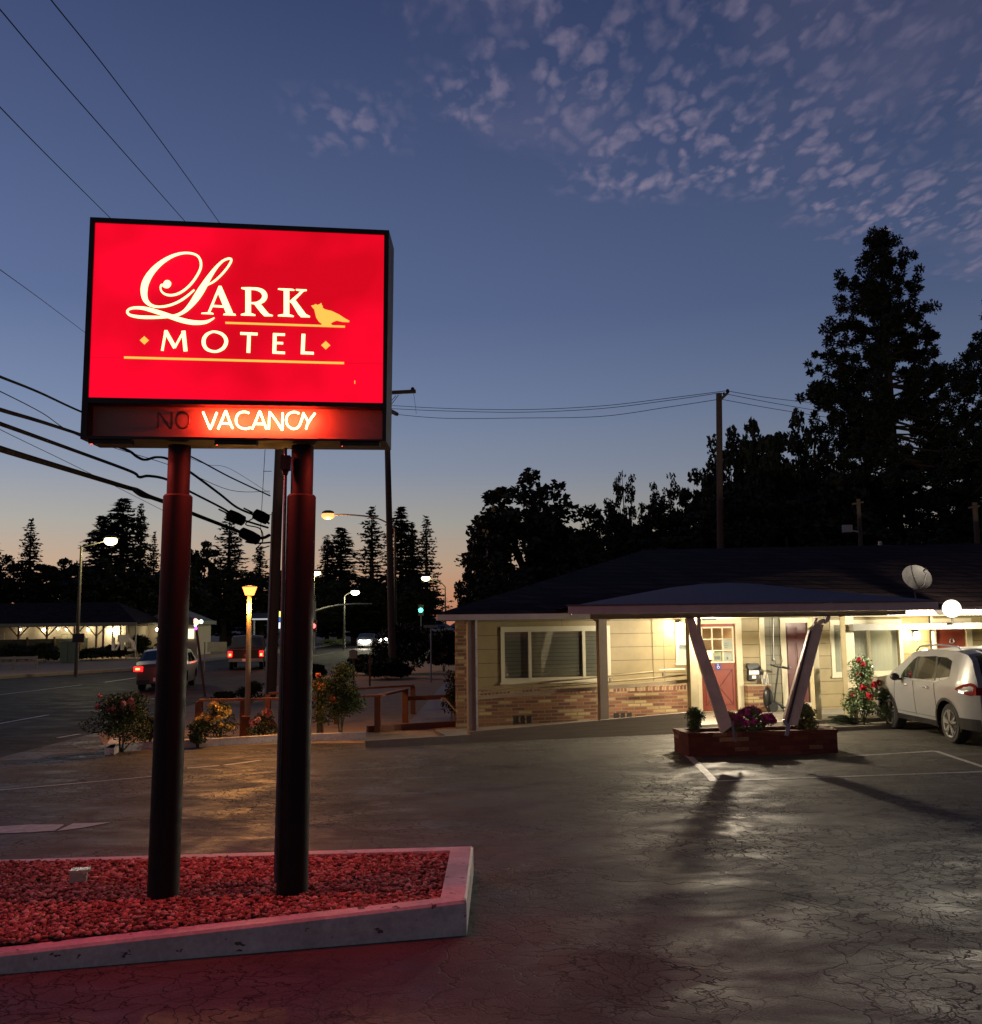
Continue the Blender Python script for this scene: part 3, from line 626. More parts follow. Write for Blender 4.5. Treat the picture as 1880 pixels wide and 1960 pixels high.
# brick: wainscot left of the office door, pier right of it, full height corner
mb = MB(); wb(mb, ws(906, 1300)[0], sW1, .0, .09, 0, brz-.09); wb(mb, SL-.05, ws(904, 1300)[0], .0, .09, 0, zt-.06)
bw = mb.build('brick_wainscot', m_brick, mo)
m_sold = brickmat('soldier_course_brick', .085, .5, [(.16, .058, .026), (.11, .038, .018), (.20, .08, .036)], [(.27, .18, .08), (.33, .24, .11)], .25, seed=3)
mb = MB(); wb(mb, ws(906, 1300)[0], sW1, .0, .095, brz-.088, brz-.004); wb(mb, ws(906, 1300)[0], sW1, .0, .11, brz-.002, brz+.016); mb.build('soldier_course', m_sold, mo)
p0, p1 = ws(1426, 1340)[0], ws(1469, 1340)[0]; pz = ws(1440, 1311)[1]
mb = MB(); wb(mb, p0, p1, .0, .16, .18, pz-.02); mb.build('brick_pier', m_brick, mo)
mb = MB(); wb(mb, p0-.02, p1+.02, .0, .18, pz-.018, pz+.015); mb.build('pier_cap', m_board, mo)
# vents
for (xa, ya, xb, yb) in ((983, 1371, 1018, 1384), (1175, 1365, 1210, 1375)):
    s0, z1 = ws(xa, ya, .1); s1, z0 = ws(xb, yb, .1); v_ = MB(); wb(v_, s0, s1, .088, .094, max(z0, .02), z1); vo = v_.build('foundation_vent', m_black, mo)
    for i in range(1, 3): s = s0+(s1-s0)*i/3; v_ = MB(); wb(v_, s-.02, s+.02, .0945, .102, max(z0, .02), z1); v_.build('vent_bar', m_brick, vo)
# windows and doors
m_frame = M('cream_frame', (.48, .45, .33), .45, var=.06)
m_curt = M('pale_curtain', (.62, .58, .48), .9, var=.15, scale=3, bmp=.3, stretch=(9, 9, .5))
m_dcurt = sidingmat('dim_blinds', (.20, .18, .14), .085, .010)
def window(o_, fr_, mull, backm, refl=m_glass, sill=True):
    s0, s1, z0, z1 = o_; mb = MB(); wb(mb, s0+.012, s1-.012, -.065, -.075, z0+.012, z1-.012); b_ = mb.build('curtain', backm, mo)
    mb = MB()
    wb(mb, s0-fr_, s1+fr_, .001, .035, z1, z1+fr_); wb(mb, s0-fr_, s1+fr_, .001, .035, z0-fr_, z0); wb(mb, s0-fr_, s0, .001, .035, z0+.001, z1-.001); wb(mb, s1, s1+fr_, .001, .035, z0+.001, z1-.001)
    if sill: wb(mb, s0-fr_-.03, s1+fr_+.03, .036, .06, z0-fr_-.01, z0-fr_+.035)
    wb(mb, s0, s1, .0, -.05, z1-.03, z1-.001); wb(mb, s0, s1, .0, -.05, z0+.001, z0+.03)
    for f in mull: s = s0+(s1-s0)*f; wb(mb, s-.035, s+.035, .012, -.05, z0+.03, z1-.03)
    fo = mb.build('window_frame', m_frame, mo); edges = [0]+list(mull)+[1]
    for a, b in zip(edges, edges[1:]):
        mb = MB(); wb(mb, s0+(s1-s0)*a+.03, s0+(s1-s0)*b-.03, -.035, -.04, z0+.03, z1-.03); mb.build('pane', refl, fo)
    return fo
mt, n4, b4 = newmat('clear_window_glass'); b4.inputs['Transmission Weight'].default_value = 1; b4.inputs['Roughness'].default_value = .02; b4.inputs['IOR'].default_value = 1.05; b4.inputs['Base Color'].default_value = (.9, .92, .9, 1); b4.inputs['Specular IOR Level'].default_value = .6
m_clear = mt
# thin clear glass lets most light straight through
ng = mt.node_tree; tb = node(ng, 'ShaderNodeBsdfTransparent'); gl = node(ng, 'ShaderNodeBsdfGlossy'); gl.inputs['Roughness'].default_value = .03; mx = node(ng, 'ShaderNodeMixShader'); mx.inputs[0].default_value = .08
tb.inputs[0].default_value = (.85, .87, .85, 1); ng.links.new(tb.outputs[0], mx.inputs[1]); ng.links.new(gl.outputs[0], mx.inputs[2]); ng.links.new(mx.outputs[0], ng.nodes['Material Output'].inputs[0])
window(w1, .085, (.245, .775), m_dcurt, m_clear)
window(w0, .07, (), M('bright_blind', (.7, .74, .74), .6, var=.1), m_clear)
window(w2, .09, (.54,), m_curt, m_clear)
# sash bar of the small window
mb = MB(); zc = (w0[2]+w0[3])/2; wb(mb, w0[0], w0[1], .01, -.034, zc-.03, zc+.03); mb.build('sash_bar', m_frame, mo)
def trim(s0, s1, z0, z1, o=.03, name='door_trim', m_=None): mb = MB(); wb(mb, s0, s1, .001, o, z0, z1); return mb.build(name, m_ or m_trim, mo)
# office door
s0, s1, z0, z1 = dr1
do = MB(); wb(do, s0+.005, s1-.005, -.03, -.07, z0, z1-.28+.0)
dtop = ws(1375, 1193)[1]; dz = dtop
do = MB(); gx0, gz0 = ws(1346, 1268); gx1, gz1 = ws(1403, 1201)
for a in ((s0+.01, gx0, z0, dz), (gx1, s1-.01, z0, dz), (gx0, gx1, z0, gz0), (gx0, gx1, gz1, dz)): wb(do, a[0], a[1], -.025, -.07, a[2], a[3])
door = do.build('office_door', m_red, mo); tag(door, 'rust red office door with nine lit panes and papers taped inside')
mb = MB(); wb(mb, s0+.001, s1-.001, -.02, -.08, dz+.004, z1); mb.build('door_header', m_trim, mo); mb = MB(); wb(mb, s0, s1, -.0, -.1, z0-.02, z0-.001); mb.build('threshold', m_trim, mo)
mb = MB(); hh = .028
for f in (1/3, 2/3):
    s = gx0+(gx1-gx0)*f; wb(mb, s-.012, s+.012, -.018, -.04, gz0, gz1); z = gz0+(gz1-gz0)*f; wb(mb, gx0, gx1, -.0185, -.041, z-.012, z+.012)
for a in ((gx0-.02, gx0+.015, gz0-.02, gz1+.02), (gx1-.015, gx1+.02, gz0-.02, gz1+.02)): wb(mb, a[0], a[1], -.015, -.04, a[2], a[3])
wb(mb, gx0, gx1, -.0152, -.04, gz0-.02, gz0+.012); wb(mb, gx0, gx1, -.0152, -.04, gz1-.012, gz1+.02)
mb.build('muntin', m_frame, door)
mb = MB(); wb(mb, gx0, gx1, -.043, -.047, gz0, gz1); mb.build('door_glass', m_clear, door)
# lower leaf: frame mould and a brace pattern
mb = MB(); l0, l1, y0, y1 = s0+.11, s1-.09, z0+.13, gz0-.17
for a in ((l0, l1, y1-.012, y1), (l0, l1, y0, y0+.012), (l0, l0+.012, y0, y1), (l1-.012, l1, y0, y1)): wb(mb, a[0], a[1], -.025, -.015, a[2], a[3])
for a, b in (((l0, y0), (l1, y1)), ((l0, y1), (l1, y0))): mb.bar(mt_(a[0], -.02, a[1]), mt_(b[0], -.02, b[1]), .012, .012, nrm)
mb.build('brace_moulding', m_dred, door)
# interior of the office: a lit room behind the glass
mb = MB(); ri = (s0-1.3, s1+.5)
rm = M('office_wall_paint', (.6, .5, .36), .8, var=.1)
wb(mb, ri[0], ri[1], -2.2, -2.3, .1, 2.4); wb(mb, ri[0]-.1, ri[0], -.13, -2.2, .1, 2.4); wb(mb, ri[1], ri[1]+.1, -.13, -2.2, .1, 2.4); wb(mb, ri[0], ri[1], -.13, -2.2, .05, .1); wb(mb, ri[0], ri[1], -.13, -2.2, 2.4, 2.44)
mb.build('office_interior', rm, mo)
dl = ws(1360, 1253, -1.1); dk = MB(); dk.lathe(mt_(dl[0], -1.1, dl[1]-.10), [(.05, -.0), (.13, .0), (.08, .2), (.06, .2)], 16); lp = tag(dk.build('desk_lamp', E('warm_lampshade', (1, .55, .2), 9), org=mt_(dl[0], -1.1, dl[1]-.1)), 'glowing warm lamp shade seen through the lower left pane of the office door', 'lamp')
lamp('desk_lamp_light', mt_(dl[0], -.95, dl[1]+.12), 30, (1, .55, .25), .06, lp)
mb = MB(); tb_ = ws(1345, 1262, -1.1); wb(mb, dl[0]-.5, dl[0]+.6, -.8, -1.5, dl[1]-.16, dl[1]-.11); wb(mb, dl[0]-.48, dl[0]+.58, -1.4, -1.45, .11, dl[1]-.161); tag(mb.build('desk', m_board), 'reception desk standing behind the lit panes of the office door', 'desk')
# papers behind the panes
mb = None
for i, (xa, ya, xb, yb) in enumerate(((1382, 1224, 1401, 1244), (1383, 1248, 1402, 1267), (1365, 1248, 1381, 1266))):
    a = ws(xa, yb, -.05); b = ws(xb, ya, -.05); mb = MB(); wb(mb, a[0], b[0], -.049, -.0505, a[1], b[1]); pp = mb.build('notice', m_papr if i < 2 else M('cream_green_notice', (.6, .62, .42), .7), door)
    mb = MB(); cx, cz = (a[0]+b[0])/2, (a[1]+b[1])/2; wq = (b[0]-a[0])
    if i == 1: wb(mb, cx-.02, cx+.02, -.0475, -.0485, cz-.06, cz)
    elif i == 2: wb(mb, cx-.075, cx+.075, -.0475, -.0485, cz-.07, cz+.01)
    else:
        for kz in range(3): wb(mb, cx-.07, cx+.07-.03*kz, -.0475, -.0485, cz+.03-.05*kz, cz+.036-.05*kz)
    mb.build('notice_print', m_grey, pp)
# blue access sign with wheelchair mark
a = ws(1370, 1282.4, -.02); b = ws(1379.5, 1269.6, -.02); mb = MB(); wb(mb, a[0], b[0], -.024, -.012, a[1], b[1]); sgn = mb.build('access_sign', M('blue_sign', (.02, .04, .22), .4), door)
mb = MB(); cx, cz = (a[0]+b[0])/2, (a[1]+b[1])/2
def wp(x, z): return mt_(cx+x, -.010, cz+z)
mb.tube([wp(.028*math.cos(t), -.012+.028*math.sin(t)) for t in [PI*.65+i*PI*1.35/9 for i in range(10)]], .004, 5); mb.tube([wp(-.008, .045), wp(-.004, .008), wp(.022, .004), wp(.034, -.03)], .005, 5); mb.ball(wp(-.01, .057), .009, 6)
mb.build('wheelchair_mark', m_papr, sgn)
trim(s0-.13, s0-.001, .18, z1+.0); trim(s1+.001, s1+.15, .18, z1+.0); trim(s0-.13, s1+.15, z1+.001, z1+.14, .032)
tx0, tx1 = ws(1455, 1250)[0], ws(1464, 1250)[0]; trim(tx0, tx1, pz+.02, 2.34, .034, 'corner_trim')
# second door, six panels
s0, s1, z0, z1 = dr2; mb = MB(); wb(mb, s0+.005, s1-.005, -.03, -.07, z0+.0, z1); d2 = mb.build('panel_door', m_dred, mo); tag(d2, 'dark red six panel door behind the right slanting prop')
mb = MB(); W = s1-s0
for r0, r1 in ((.80, .94), (.42, .74), (.07, .36)):
    for c0, c1 in ((.13, .45), (.55, .87)):
        a0, a1, b0, b1 = s0+W*c0, s0+W*c1, z0+(z1-z0)*r0, z0+(z1-z0)*r1
        wb(mb, a0, a1, -.03, -.022, b0, b1); 
        for q_ in ((a0-.015, a0, b0, b1), (a1, a1+.015, b0, b1), (a0, a1, b1, b1+.015), (a0, a1, b0-.015, b0)): wb(mb, q_[0], q_[1], -.03, -.015, q_[2], q_[3])
mb.build('door_panel', m_dred, d2); mb = MB(); mb.ball(mt_(s0+.09, .0, 1.15), .028, 10); mb.build('door_knob', m_grey, d2)
trim(s0-.14, s0-.001, .18, z1); trim(s1+.001, s1+.13, .18, z1); trim(s0-.14, s1+.13, z1+.001, z1+.12, .032)
mb = MB(); wb(mb, s0-.001, s1+.001, -.01, .10, .19, z0-.002); mb.build('door_step', m_trim, mo)
# third door in the wing
s0, s1, z0, z1 = dr3; mb = MB(); wb(mb, s0+.005, s1-.005, -.03, -.07, z0, z1); d3 = mb.build('guest_door', m_red, mo); tag(d3, 'rust red guest room door behind the parked white car')
mb = MB(); q_ = ws(1822, 1227, -.02); mb.tube([mt_(q_[0]+.06*math.cos(t*PI/6), -.015, q_[1]+.06*math.sin(t*PI/6)) for t in range(13)], .014, 6); mb.build('door_wreath', m_grey, d3)
trim(s0-.16, s0-.001, .18, z1); trim(s1+.001, s1+.16, .18, z1); trim(s0-.16, s1+.16, z1+.001, z1+.1, .032)
# seam trim on the siding, thin conduits on the block wall
q_ = ws(1251, 1250)[0]; trim(q_-.02, q_+.02, brz+.02, zt-.08, .018, 'seam_batten', m_siding)
mb = MB()
for px, ya, yb in ((1480, 1186, 1262),): mb.tube([mt_(ws(px, ya)[0], .03, zt-.05), mt_(ws(px, yb)[0], .03, ws(px, yb)[1])], .012, 6)
mb.ball(mt_(ws(1480, 1262)[0], .03, ws(1480, 1262)[1]), .03, 8); mb.build('wall_conduit', m_grey, mo)
mb = MB(); cp = [(1491, 1186), (1490, 1215), (1493, 1250), (1496, 1266), (1490, 1277), (1484, 1272), (1481, 1263)]
mb.tube([mt_(ws(x, y)[0], .04, ws(x, y)[1]) for x, y in cp], .007, 5); mb.build('wall_cable', m_black, mo)
# roof
fa = 2.62; sE0 = ws(836, 1180, fa)[0]; ezt = ws(836, 1175.5, fa)[1]; ezb = ws(836, 1187.5, fa)[1]
sE1 = SR+1.0; oB = -9.8; ridgeo = (fa+oB)/2; rz_ = ws(1235, 1053, ridgeo)[1]; rs0 = ws(1235, 1053, ridgeo)[0]
A, B_, C_, D_ = mt_(sE0, fa, ezt), mt_(sE1, fa, ezt), mt_(sE1, oB, ezt), mt_(sE0, fa, ezt)+Vector((.35, 14.5, 0)); R0, R1 = mt_(rs0, ridgeo, rz_), mt_(sE1, ridgeo, rz_+.32)
mb = MB(); th = Vector((0, 0, -.05))
P = [A, B_, C_, D_, R0, R1]; mb.add([p+Vector((0,0,.012)) for p in P]+[p+th for p in P], [(0,1,5,4),(2,3,4,5),(3,0,4),(1,2,5),(6,10,11,7),(8,11,10,9),(9,10,6),(7,11,8),(0,6,7,1),(3,9,6,0),(2,8,9,3),(1,7,8,2)])
mb.build('roof', m_roof, mo)
mb = MB(); jx = ws(1092, 1170, fa)[0]
wb(mb, sE0, sE1, fa, fa+.03, ezb, ezt-.01); mb.bar(A+Vector((0, .05, (ezb-ezt)/2-.005)), D_+Vector((0, 0, (ezb-ezt)/2-.005)), .03, ezt-ezb-.012); mb.build('fascia', m_fascia, mo)
mb = MB(); zq = Vector((0, 0, EZ+.02-ezt)); mb.prism([A+zq+Vector((.02, .02, 0)), B_+zq, C_+zq, D_+zq+Vector((.02, 0, 0))], (0, 0, .025)); mb.build('soffit', m_soffit, mo)
# walkway gutter of the wing (pale)
g0 = ws(1634, 1198, fa+.2)[0]; gzt = ws(1700, 1194, fa+.2)[1]; mb = MB(); wb(mb, g0, sE1, fa+.06, fa+.18, gzt-.13, gzt)
wb(mb, g0, sE1, fa+.031, fa+.0595, gzt-.06, gzt+.0); mb.build('gutter', M('pale_gutter', (.13, .125, .10), .7), mo)
mb = MB(); q_ = ws(1787, 1230, fa-.3)[0]; wb(mb, q_-.035, q_+.035, fa-.30, fa-.37, .15, EZ+.015); mb.build('downspout', m_trim, mo)
# porch slab, step, ramp and their outer curb
pe = 2.45
sp0 = ws(1345, 1370, 2.4)[0]
e_l = G(905, 1413); 
mb = MB(); wb(mb, sp0, SR, .0, 2.35, 0, .165); mb.build('porch_slab', m_conc, mo)
mb = MB(); wb(mb, sp0+.3, SR, 2.352, 2.75, 0, .085); mb.build('porch_step', m_conc, mo)
mb = MB(); zl = .03; mb.hexa([mt_(-1, 0, -.01), mt_(sp0-.002, 0, -.01), mt_(sp0-.002, 2.35, -.01), mt_(-1, 2.35, -.01), mt_(-1, 0, zl), mt_(sp0-.002, 0, .165), mt_(sp0-.002, 2.35, .165), mt_(-1, 2.35, zl)]); mb.build('ramp_slab', m_conc, mo)
# wooden edge board of the ramp, rising to the right
def onp(px, py, o): s, z = ws(px, py, o); return s, z
ro = 2.37; (sa, za), (sb_, zb) = onp(897, 1400, ro), onp(1335, 1361, ro)
m_edge = M('weathered_edge_board', (.20, .17, .13), .7, var=.3, scale=3, bmp=.3, stretch=(.4, .4, 12))
mb = MB(); mb.hexa([mt_(sa, ro, -.02), mt_(sb_, ro, -.02), mt_(sb_, ro+.09, -.02), mt_(sa, ro+.09, -.02), mt_(sa, ro, za), mt_(sb_, ro, zb), mt_(sb_, ro+.09, zb), mt_(sa, ro+.09, za)])
mb.build('ramp_edge_board', m_edge, mo)
sk0 = ws(698, 1420, ro)[0]; mb = MB(); mb.hexa([mt_(sk0, ro+.02, -.02), mt_(sa-.001, ro+.02, -.02), mt_(sa-.001, ro+.14, -.02), mt_(sk0, ro+.14, -.02), mt_(sk0, ro+.02, .14), mt_(sa-.001, ro+.02, .17), mt_(sa-.001, ro+.14, .17), mt_(sk0, ro+.14, .14)]); mb.build('low_kerb', m_conc, mo)
# walkway posts
def wpost(px, o, z0, w_=.12, m_=m_olive, ztop=None, brk=False):
    s = ws(px, 1300, o)[0]; mb = MB(); wb(mb, s-w_/2, s+w_/2, o-w_/2, o+w_/2, z0, ztop or EZ+.02)
    if brk: mb.prism([mt_(s-.27, o-.05, EZ+.018), mt_(s-.12, o-.05, EZ-.07), mt_(s+.12, o-.05, EZ-.07), mt_(s+.27, o-.05, EZ+.018)], nrm*.1)
    return mb.build('walkway_post', m_, mo)
wpost(902, 2.25, .05, .15, m_wpost); q_ = ws(910.5, 1300, 2.25)[0]; mb = MB(); wb(mb, q_-.02, q_+.02, 2.25, 2.34, .1, EZ+.0); mb.build('post_trim', m_white, mo)
wpost(1153.5, 2.2, .1, .17, m_wpost, brk=True); wpost(1326, 2.15, .166, .175); wpost(1561, 2.2, .166, .14); wpost(1626, 2.3, .166, .20)
# beam under the soffit over the posts
mb = MB(); wb(mb, sE0+.2, sE1-.2, 2.08, 2.32, EZ-.04, EZ+.019); mb.build('eave_beam', m_beam, mo)
# handrails along the ramp
mb = MB(); o_ = 1.98
def wz(zx, zy, o=o_): s, z = ws(821.4+.27962*zx, 1038.2+.27962*zy, o); return mt_(s, o, z)
rl = thing('ramp_handrail', wz(330, 1000)-Vector((0, 0, .6)), 'tan double pipe handrail rising beside the brick wall up the ramp', 'handrail')
mb = MB(); mb.tube([wz(322, 1004), wz(700, 966), wz(1160, 922), wz(1530, 886)], .019, 8); mb.build('upper_rail', m_rail, rl, smooth=True)
mb = MB(); mb.tube([wz(322, 1034), wz(700, 1000), wz(1160, 960), wz(1780, 906)], .019, 8); mb.build('lower_rail', m_rail, rl, smooth=True)
mb = MB(); mb.bar(wz(322, 1064, 2.05), wz(1780, 948, 2.05), .04, .075); mb.build('rail_board', m_board, rl)
for zx, zy in ((712, 980), (1240, 925), (1605, 890)):
    mb = MB(); mb.bar(wz(zx, zy), wz(zx, zy+34), .04, .05); mb.build('bracket', m_board, rl)
mb = MB(); mb.tube([wz(1575, 874, 1.0), wz(1750, 868, 1.0)], .019, 8); tag(mb.build('wall_rail', m_rail), 'short tan rail end on the lit siding above the long handrail', 'handrail')
# lamps of the motel
m_bulb = E('lit_bulb', (1, .86, .55), 60)
def wall_lamp(px, py, power, label, r=.07):
    s, z = ws(px, py, .13); t = thing('wall_lamp', mt_(s, 0, z), label, 'wall lamp', 'lamps mounted on the motel wall')
    mb = MB(); mb.lathe(mt_(s, .13, z-.10), [(.05, 0), (r, .05), (r, .15), (.04, .2)], 14); mb.build('lit_glass', m_bulb, t, smooth=True)
    mb = MB(); mb.lathe(mt_(s, .13, z+.101), [(.085, 0), (.05, .04), (.01, .06)], 14); mb.bar(mt_(s, .02, z+.12), mt_(s, .13, z+.12), .03, .03); mb.box(mt_(s, .012, z+.06), (.09, .02, .18), TH); mb.build('lamp_bracket', m_blackmet, t)
    lamp('wall_lamp_light', mt_(s, .30, z), power, (1, .83, .5), .06, t); return t
wall_lamp(1301, 1200, WALLP, 'bright wall lamp beside the small window left of the office door')
wall_lamp(1755.5, 1217, WALLP*.8, 'bright wall lamp between the curtained window and the far red door')
cl = thing('soffit_lamp', mt_(ws(1374, 1185, 2.48)[0], 2.48, EZ+.02), 'flush lamp under the eave in front of the office door', 'ceiling lamp')
cp_ = Vector(cl.location); mb = MB(); mb.lathe(cp_+Vector((0, 0, -.025)), [(.08, 0), (.10, .02)], 16); mb.build('lit_diffuser', m_bulb, cl)
lamp('soffit_lamp_light', cp_+Vector((0, 0, -.05)), SOFP, (1, .84, .60), .13, cl)
# dark camera box over the door
a = ws(1348, 1190, 1.6); b = ws(1371, 1182, 1.6); mb = MB(); wb(mb, a[0], b[0], 1.5, 1.6, EZ-.075, EZ+.018); cbx = tag(mb.build('camera_box', m_black), 'small black box hanging under the eave over the office door', 'security box')
mb = MB(); wb(mb, (a[0]+b[0])/2+.06, (a[0]+b[0])/2+.12, 1.602, 1.606, EZ-.04, EZ-.02); mb.build('indicator', E('indicator', (.8, .9, 1), 3), cbx)
# flood lamp globe over the gutter
fp = ws(1822, 1165, 2.95); gp = mt_(fp[0], 2.95, fp[1]); fl_ = thing('flood_lamp', gp, 'glaring white globe lamp on the roof edge above the parked white car', 'flood lamp')
mb = MB(); mb.ball(gp, .19, 20); mb.build('lit_globe', E('globe_glare', (1, .90, .70), 2.5), fl_, smooth='all')
mb = MB(); mb.tube([mt_(fp[0], 2.95, fp[1]-.18), mt_(fp[0], 2.95, gzt-.02), mt_(fp[0], fa+.1, gzt-.02)], .025, 8); mb.build('lamp_arm', m_blackmet, fl_)
lamp('flood_lamp_light', mt_(fp[0]+.0, 4.2, fp[1]-.25), FLOODP, (1, .88, .66), .1, fl_)
# black mailbox with white label plates
s, z = ws(1441, 1285, .06); mbx = thing('mailbox', mt_(s, .01, z-.22), 'black wall mailbox with pale label strips right of the office door', 'mailbox')
mb = MB(); wb(mb, s-.13, s+.13, .011, .11, z-.20, z+.02); mb.prism([mt_(s-.16, .11, z+.1), mt_(s-.13, .14, z+.03), mt_(s+.13, .14, z+.03), mt_(s+.16, .11, z+.1), mt_(s+.16, .11, z+.14), mt_(s+.12, .11, z+.19), mt_(s-.12, .11, z+.19), mt_(s-.16, .11, z+.14)], -nrm*.09); mb.build('mailbox_body', m_black, mbx)
mb = MB(); wb(mb, s-.12, s+.13, .112, .118, z-.07, z+.025); wb(mb, s-.05, s+.05, .112, .118, z-.165, z-.095); mb.build('label_plate', m_papr, mbx)
# ------------------------------------------------------------------ drive-through canopy
YC = 16.0
def cz(px, py, y=YC): return D(px, py, y)
c0 = cz(1088, 1165); c1 = cz(1796, 1153); zT = (cz(1281, 1156).z+cz(1800, 1153).z)/2; zB = cz(1500, 1170.5).z; zBB = cz(1400, 1182).z
ca = thing('entrance_canopy', (c0.x+2.6, YC, 0), 'flat pitched drive-up canopy on two slanting mauve props', 'canopy')
backy = lambda x: WC.y + (x-WC.x)*math.tan(TH) - 2.9
mb = MB(); mb.hexa([(c0.x, YC, zB), (c1.x, YC, zB), (c1.x, YC+.04, zB), (c0.x, YC+.04, zB), (c0.x, YC, zT-.004), (c1.x, YC, zT-.004), (c1.x, YC+.04, zT-.004), (c0.x, YC+.04, zT-.004)])
mb.bar((c0.x+.02, YC+.041, (zB+zT)/2), (c0.x+.3, backy(c0.x)-.05, (zB+zT)/2), .04, zT-zB-.01); mb.bar((c1.x-.02, YC+.041, (zB+zT)/2), (c1.x-.02, backy(c1.x)-.05, (zB+zT)/2), .04, zT-zB-.01)
mb.build('canopy_fascia', m_fascia, ca)
ap = cz(1392, 1117, 20.3); k1 = Vector((c0.x-.04, YC-.03, zT)); k2 = Vector((c1.x+.02, YC-.03, zT)); bl_, br2 = Vector((c0.x+.3, backy(c0.x), zT-.0)), Vector((c1.x, backy(c1.x), zT)); ap2 = Vector((ap.x, 23.0, ap.z))
mb = MB(); crest = [(1092, 1163, 16.02), (1135, 1154, 17.0), (1213, 1139.5, 18.6), (1281, 1127, 19.6), (1339, 1120, 20.1), (1392, 1117, 20.3), (1450, 1119.5, 20.1), (1568, 1131.5, 19.0), (1701, 1142.5, 17.4), (1793, 1151.5, 16.02)]
cp3 = [D(*q_) for q_ in crest]; V_ = []; n_ = len(cp3)
for p in cp3: V_ += [Vector((min(max(p.x*YC/p.y if 0 else p.x, k1.x), k2.x), YC-.03, zT)), p, Vector((p.x, max(23.0, p.y), max(p.z, zT)))]
V_[0] = k1; V_[-3] = k2; U_ = Vector((0, 0, .02)); V2 = [v+U_ for v in V_]; V2[0] = k1+U_; V2[-3] = k2+U_
mb.add(V2, [(3*i+a, 3*i+3+a, 3*i+4+a, 3*i+1+a) for i in range(n_-1) for a in (0, 1)]); mb.add([k1, k2, k2+U_, k1+U_], [(0, 1, 2, 3)])
mb.build('canopy_roof', m_blueroof, ca, smooth=True)
mb = MB(); mb.add([(c0.x+.03, YC+.05, zB+.05), (c1.x-.03, YC+.05, zB+.05), (c1.x-.03, backy(c1.x)-.1, zB+.05), (c0.x+.33, backy(c0.x)-.1, zB+.05)], [(0, 3, 2, 1)]); mb.build('canopy_ceiling', m_soffit, ca)
b0, b1 = cz(1095, 1180), cz(1702, 1175); mb = MB(); mb.box(((b0.x+b1.x)/2+.15, YC+.14, (zBB+zB)/2), (b1.x-b0.x-.3, .10, zB-zBB-.002)); mb.box((b1.x+.16, YC+.14, zB-.04), (.3, .1, .07)); mb.build('canopy_beam', m_beam, ca)
def Z6(x, y, d=YC+.16): return D(1314.2+.15728*x, 1143.4+.15728*y, d)
th = Vector((0, .10, 0))
mb = MB(); mb.prism([Z6(-10, 200), Z6(85, 240), Z6(187, 480), Z6(560, 1560), Z6(430, 1660), Z6(60, 500)], th); mb.build('slanting_prop', m_post, ca)
mb = MB(); mb.prism([Z6(134, 200, YC+.10), Z6(172, 200, YC+.10), Z6(180, 470, YC+.10), Z6(140, 440, YC+.10)], (0, .05, 0)); mb.build('hanger_strap', m_post, ca)
mb = MB(); mb.prism([Z6(1500, 400), Z6(1560, 372), Z6(1590, 330), Z6(1672, 330), Z6(1500, 1000), Z6(1352, 1560), Z6(1190, 1560), Z6(1200, 1450)], th); mb.build('slanting_prop', m_post, ca)
mb = MB(); mb.prism([Z6(1512, 390, YC+.13), Z6(1526, 400, YC+.13), Z6(1240, 1560, YC+.13), Z6(1224, 1560, YC+.13)], (0, .0295, 0)); mb.prism([Z6(1385+0, 900, YC+.12), Z6(1393, 900, YC+.12), Z6(1225, 1560, YC+.12), Z6(1213, 1560, YC+.12)], (0, .0395, 0)); mb.build('prop_batten', M('dark_gap', (.10, .07, .06), .8), ca)
mb = MB(); mb.prism([Z6(1500, 385, YC+.12), Z6(1670, 262, YC+.12), Z6(1692, 292, YC+.12), Z6(1522, 410, YC+.12)], (0, .13, 0)); mb.prism([Z6(1672, 300, YC+.11), Z6(1700, 262, YC+.11), Z6(1718, 180, YC+.11), Z6(1762, 180, YC+.11), Z6(1750, 270, YC+.11), Z6(1705, 320, YC+.11)], (0, .14, 0)); mb.prism([Z6(1575, 250, YC+.11), Z6(1600, 250, YC+.11), Z6(1578, 330, YC+.11), Z6(1550, 350, YC+.11)], (0, .04, 0)); mb.build('top_bracket', m_post, ca)
# foot plates
mb = MB(); mb.prism([Z6(540, 1500, YC+.13), Z6(562, 1505, YC+.13), Z6(610, 1672, YC+.05), Z6(612, 1760, YC+.05), Z6(585, 1760, YC+.05), Z6(572, 1690, YC+.05)], (0, .02, 0)); mb.build('foot_plate', m_grey, ca)
mb = MB(); mb.prism([Z6(1170, 1500, YC+.12), Z6(1195, 1480, YC+.12), Z6(1268, 1570, YC+.08), Z6(1240, 1690, YC+.05), Z6(1200, 1680, YC+.05), Z6(1215, 1590, YC+.08)], (0, .02, 0)); mb.build('foot_plate', m_grey, ca)
# satellite dish on the roof
oo = 2.4
while oo > -3 and ws(1752, 1147, oo)[1] > ezt+(rz_-ezt)*(fa-oo)/(fa-ridgeo): oo -= .05
oo += .25
dc = ws(1753.8, 1106, oo); dp = mt_(dc[0], oo, dc[1]); ft = mt_(ws(1752, 1143, oo)[0], oo, ws(1752, 1146, oo)[1])
sd = thing('satellite_dish', ft, 'oval grey satellite dish on a short mast on the motel roof', 'satellite dish')
mb = MB(); nrm2 = Vector((.25, -1, .30)).normalized(); ax1 = nrm2.cross(Vector((0, 0, 1))).normalized(); ax2 = ax1.cross(nrm2); V_ = []; n_ = 24; rings = 5
for r in range(rings+1):
    for j in range(n_):
        t = 2*PI*j/n_; q_ = r/rings; V_.append(dp + ax1*(.38*q_*math.cos(t)) + ax2*(.29*q_*math.sin(t)) + nrm2*(.09*q_*q_-.05))
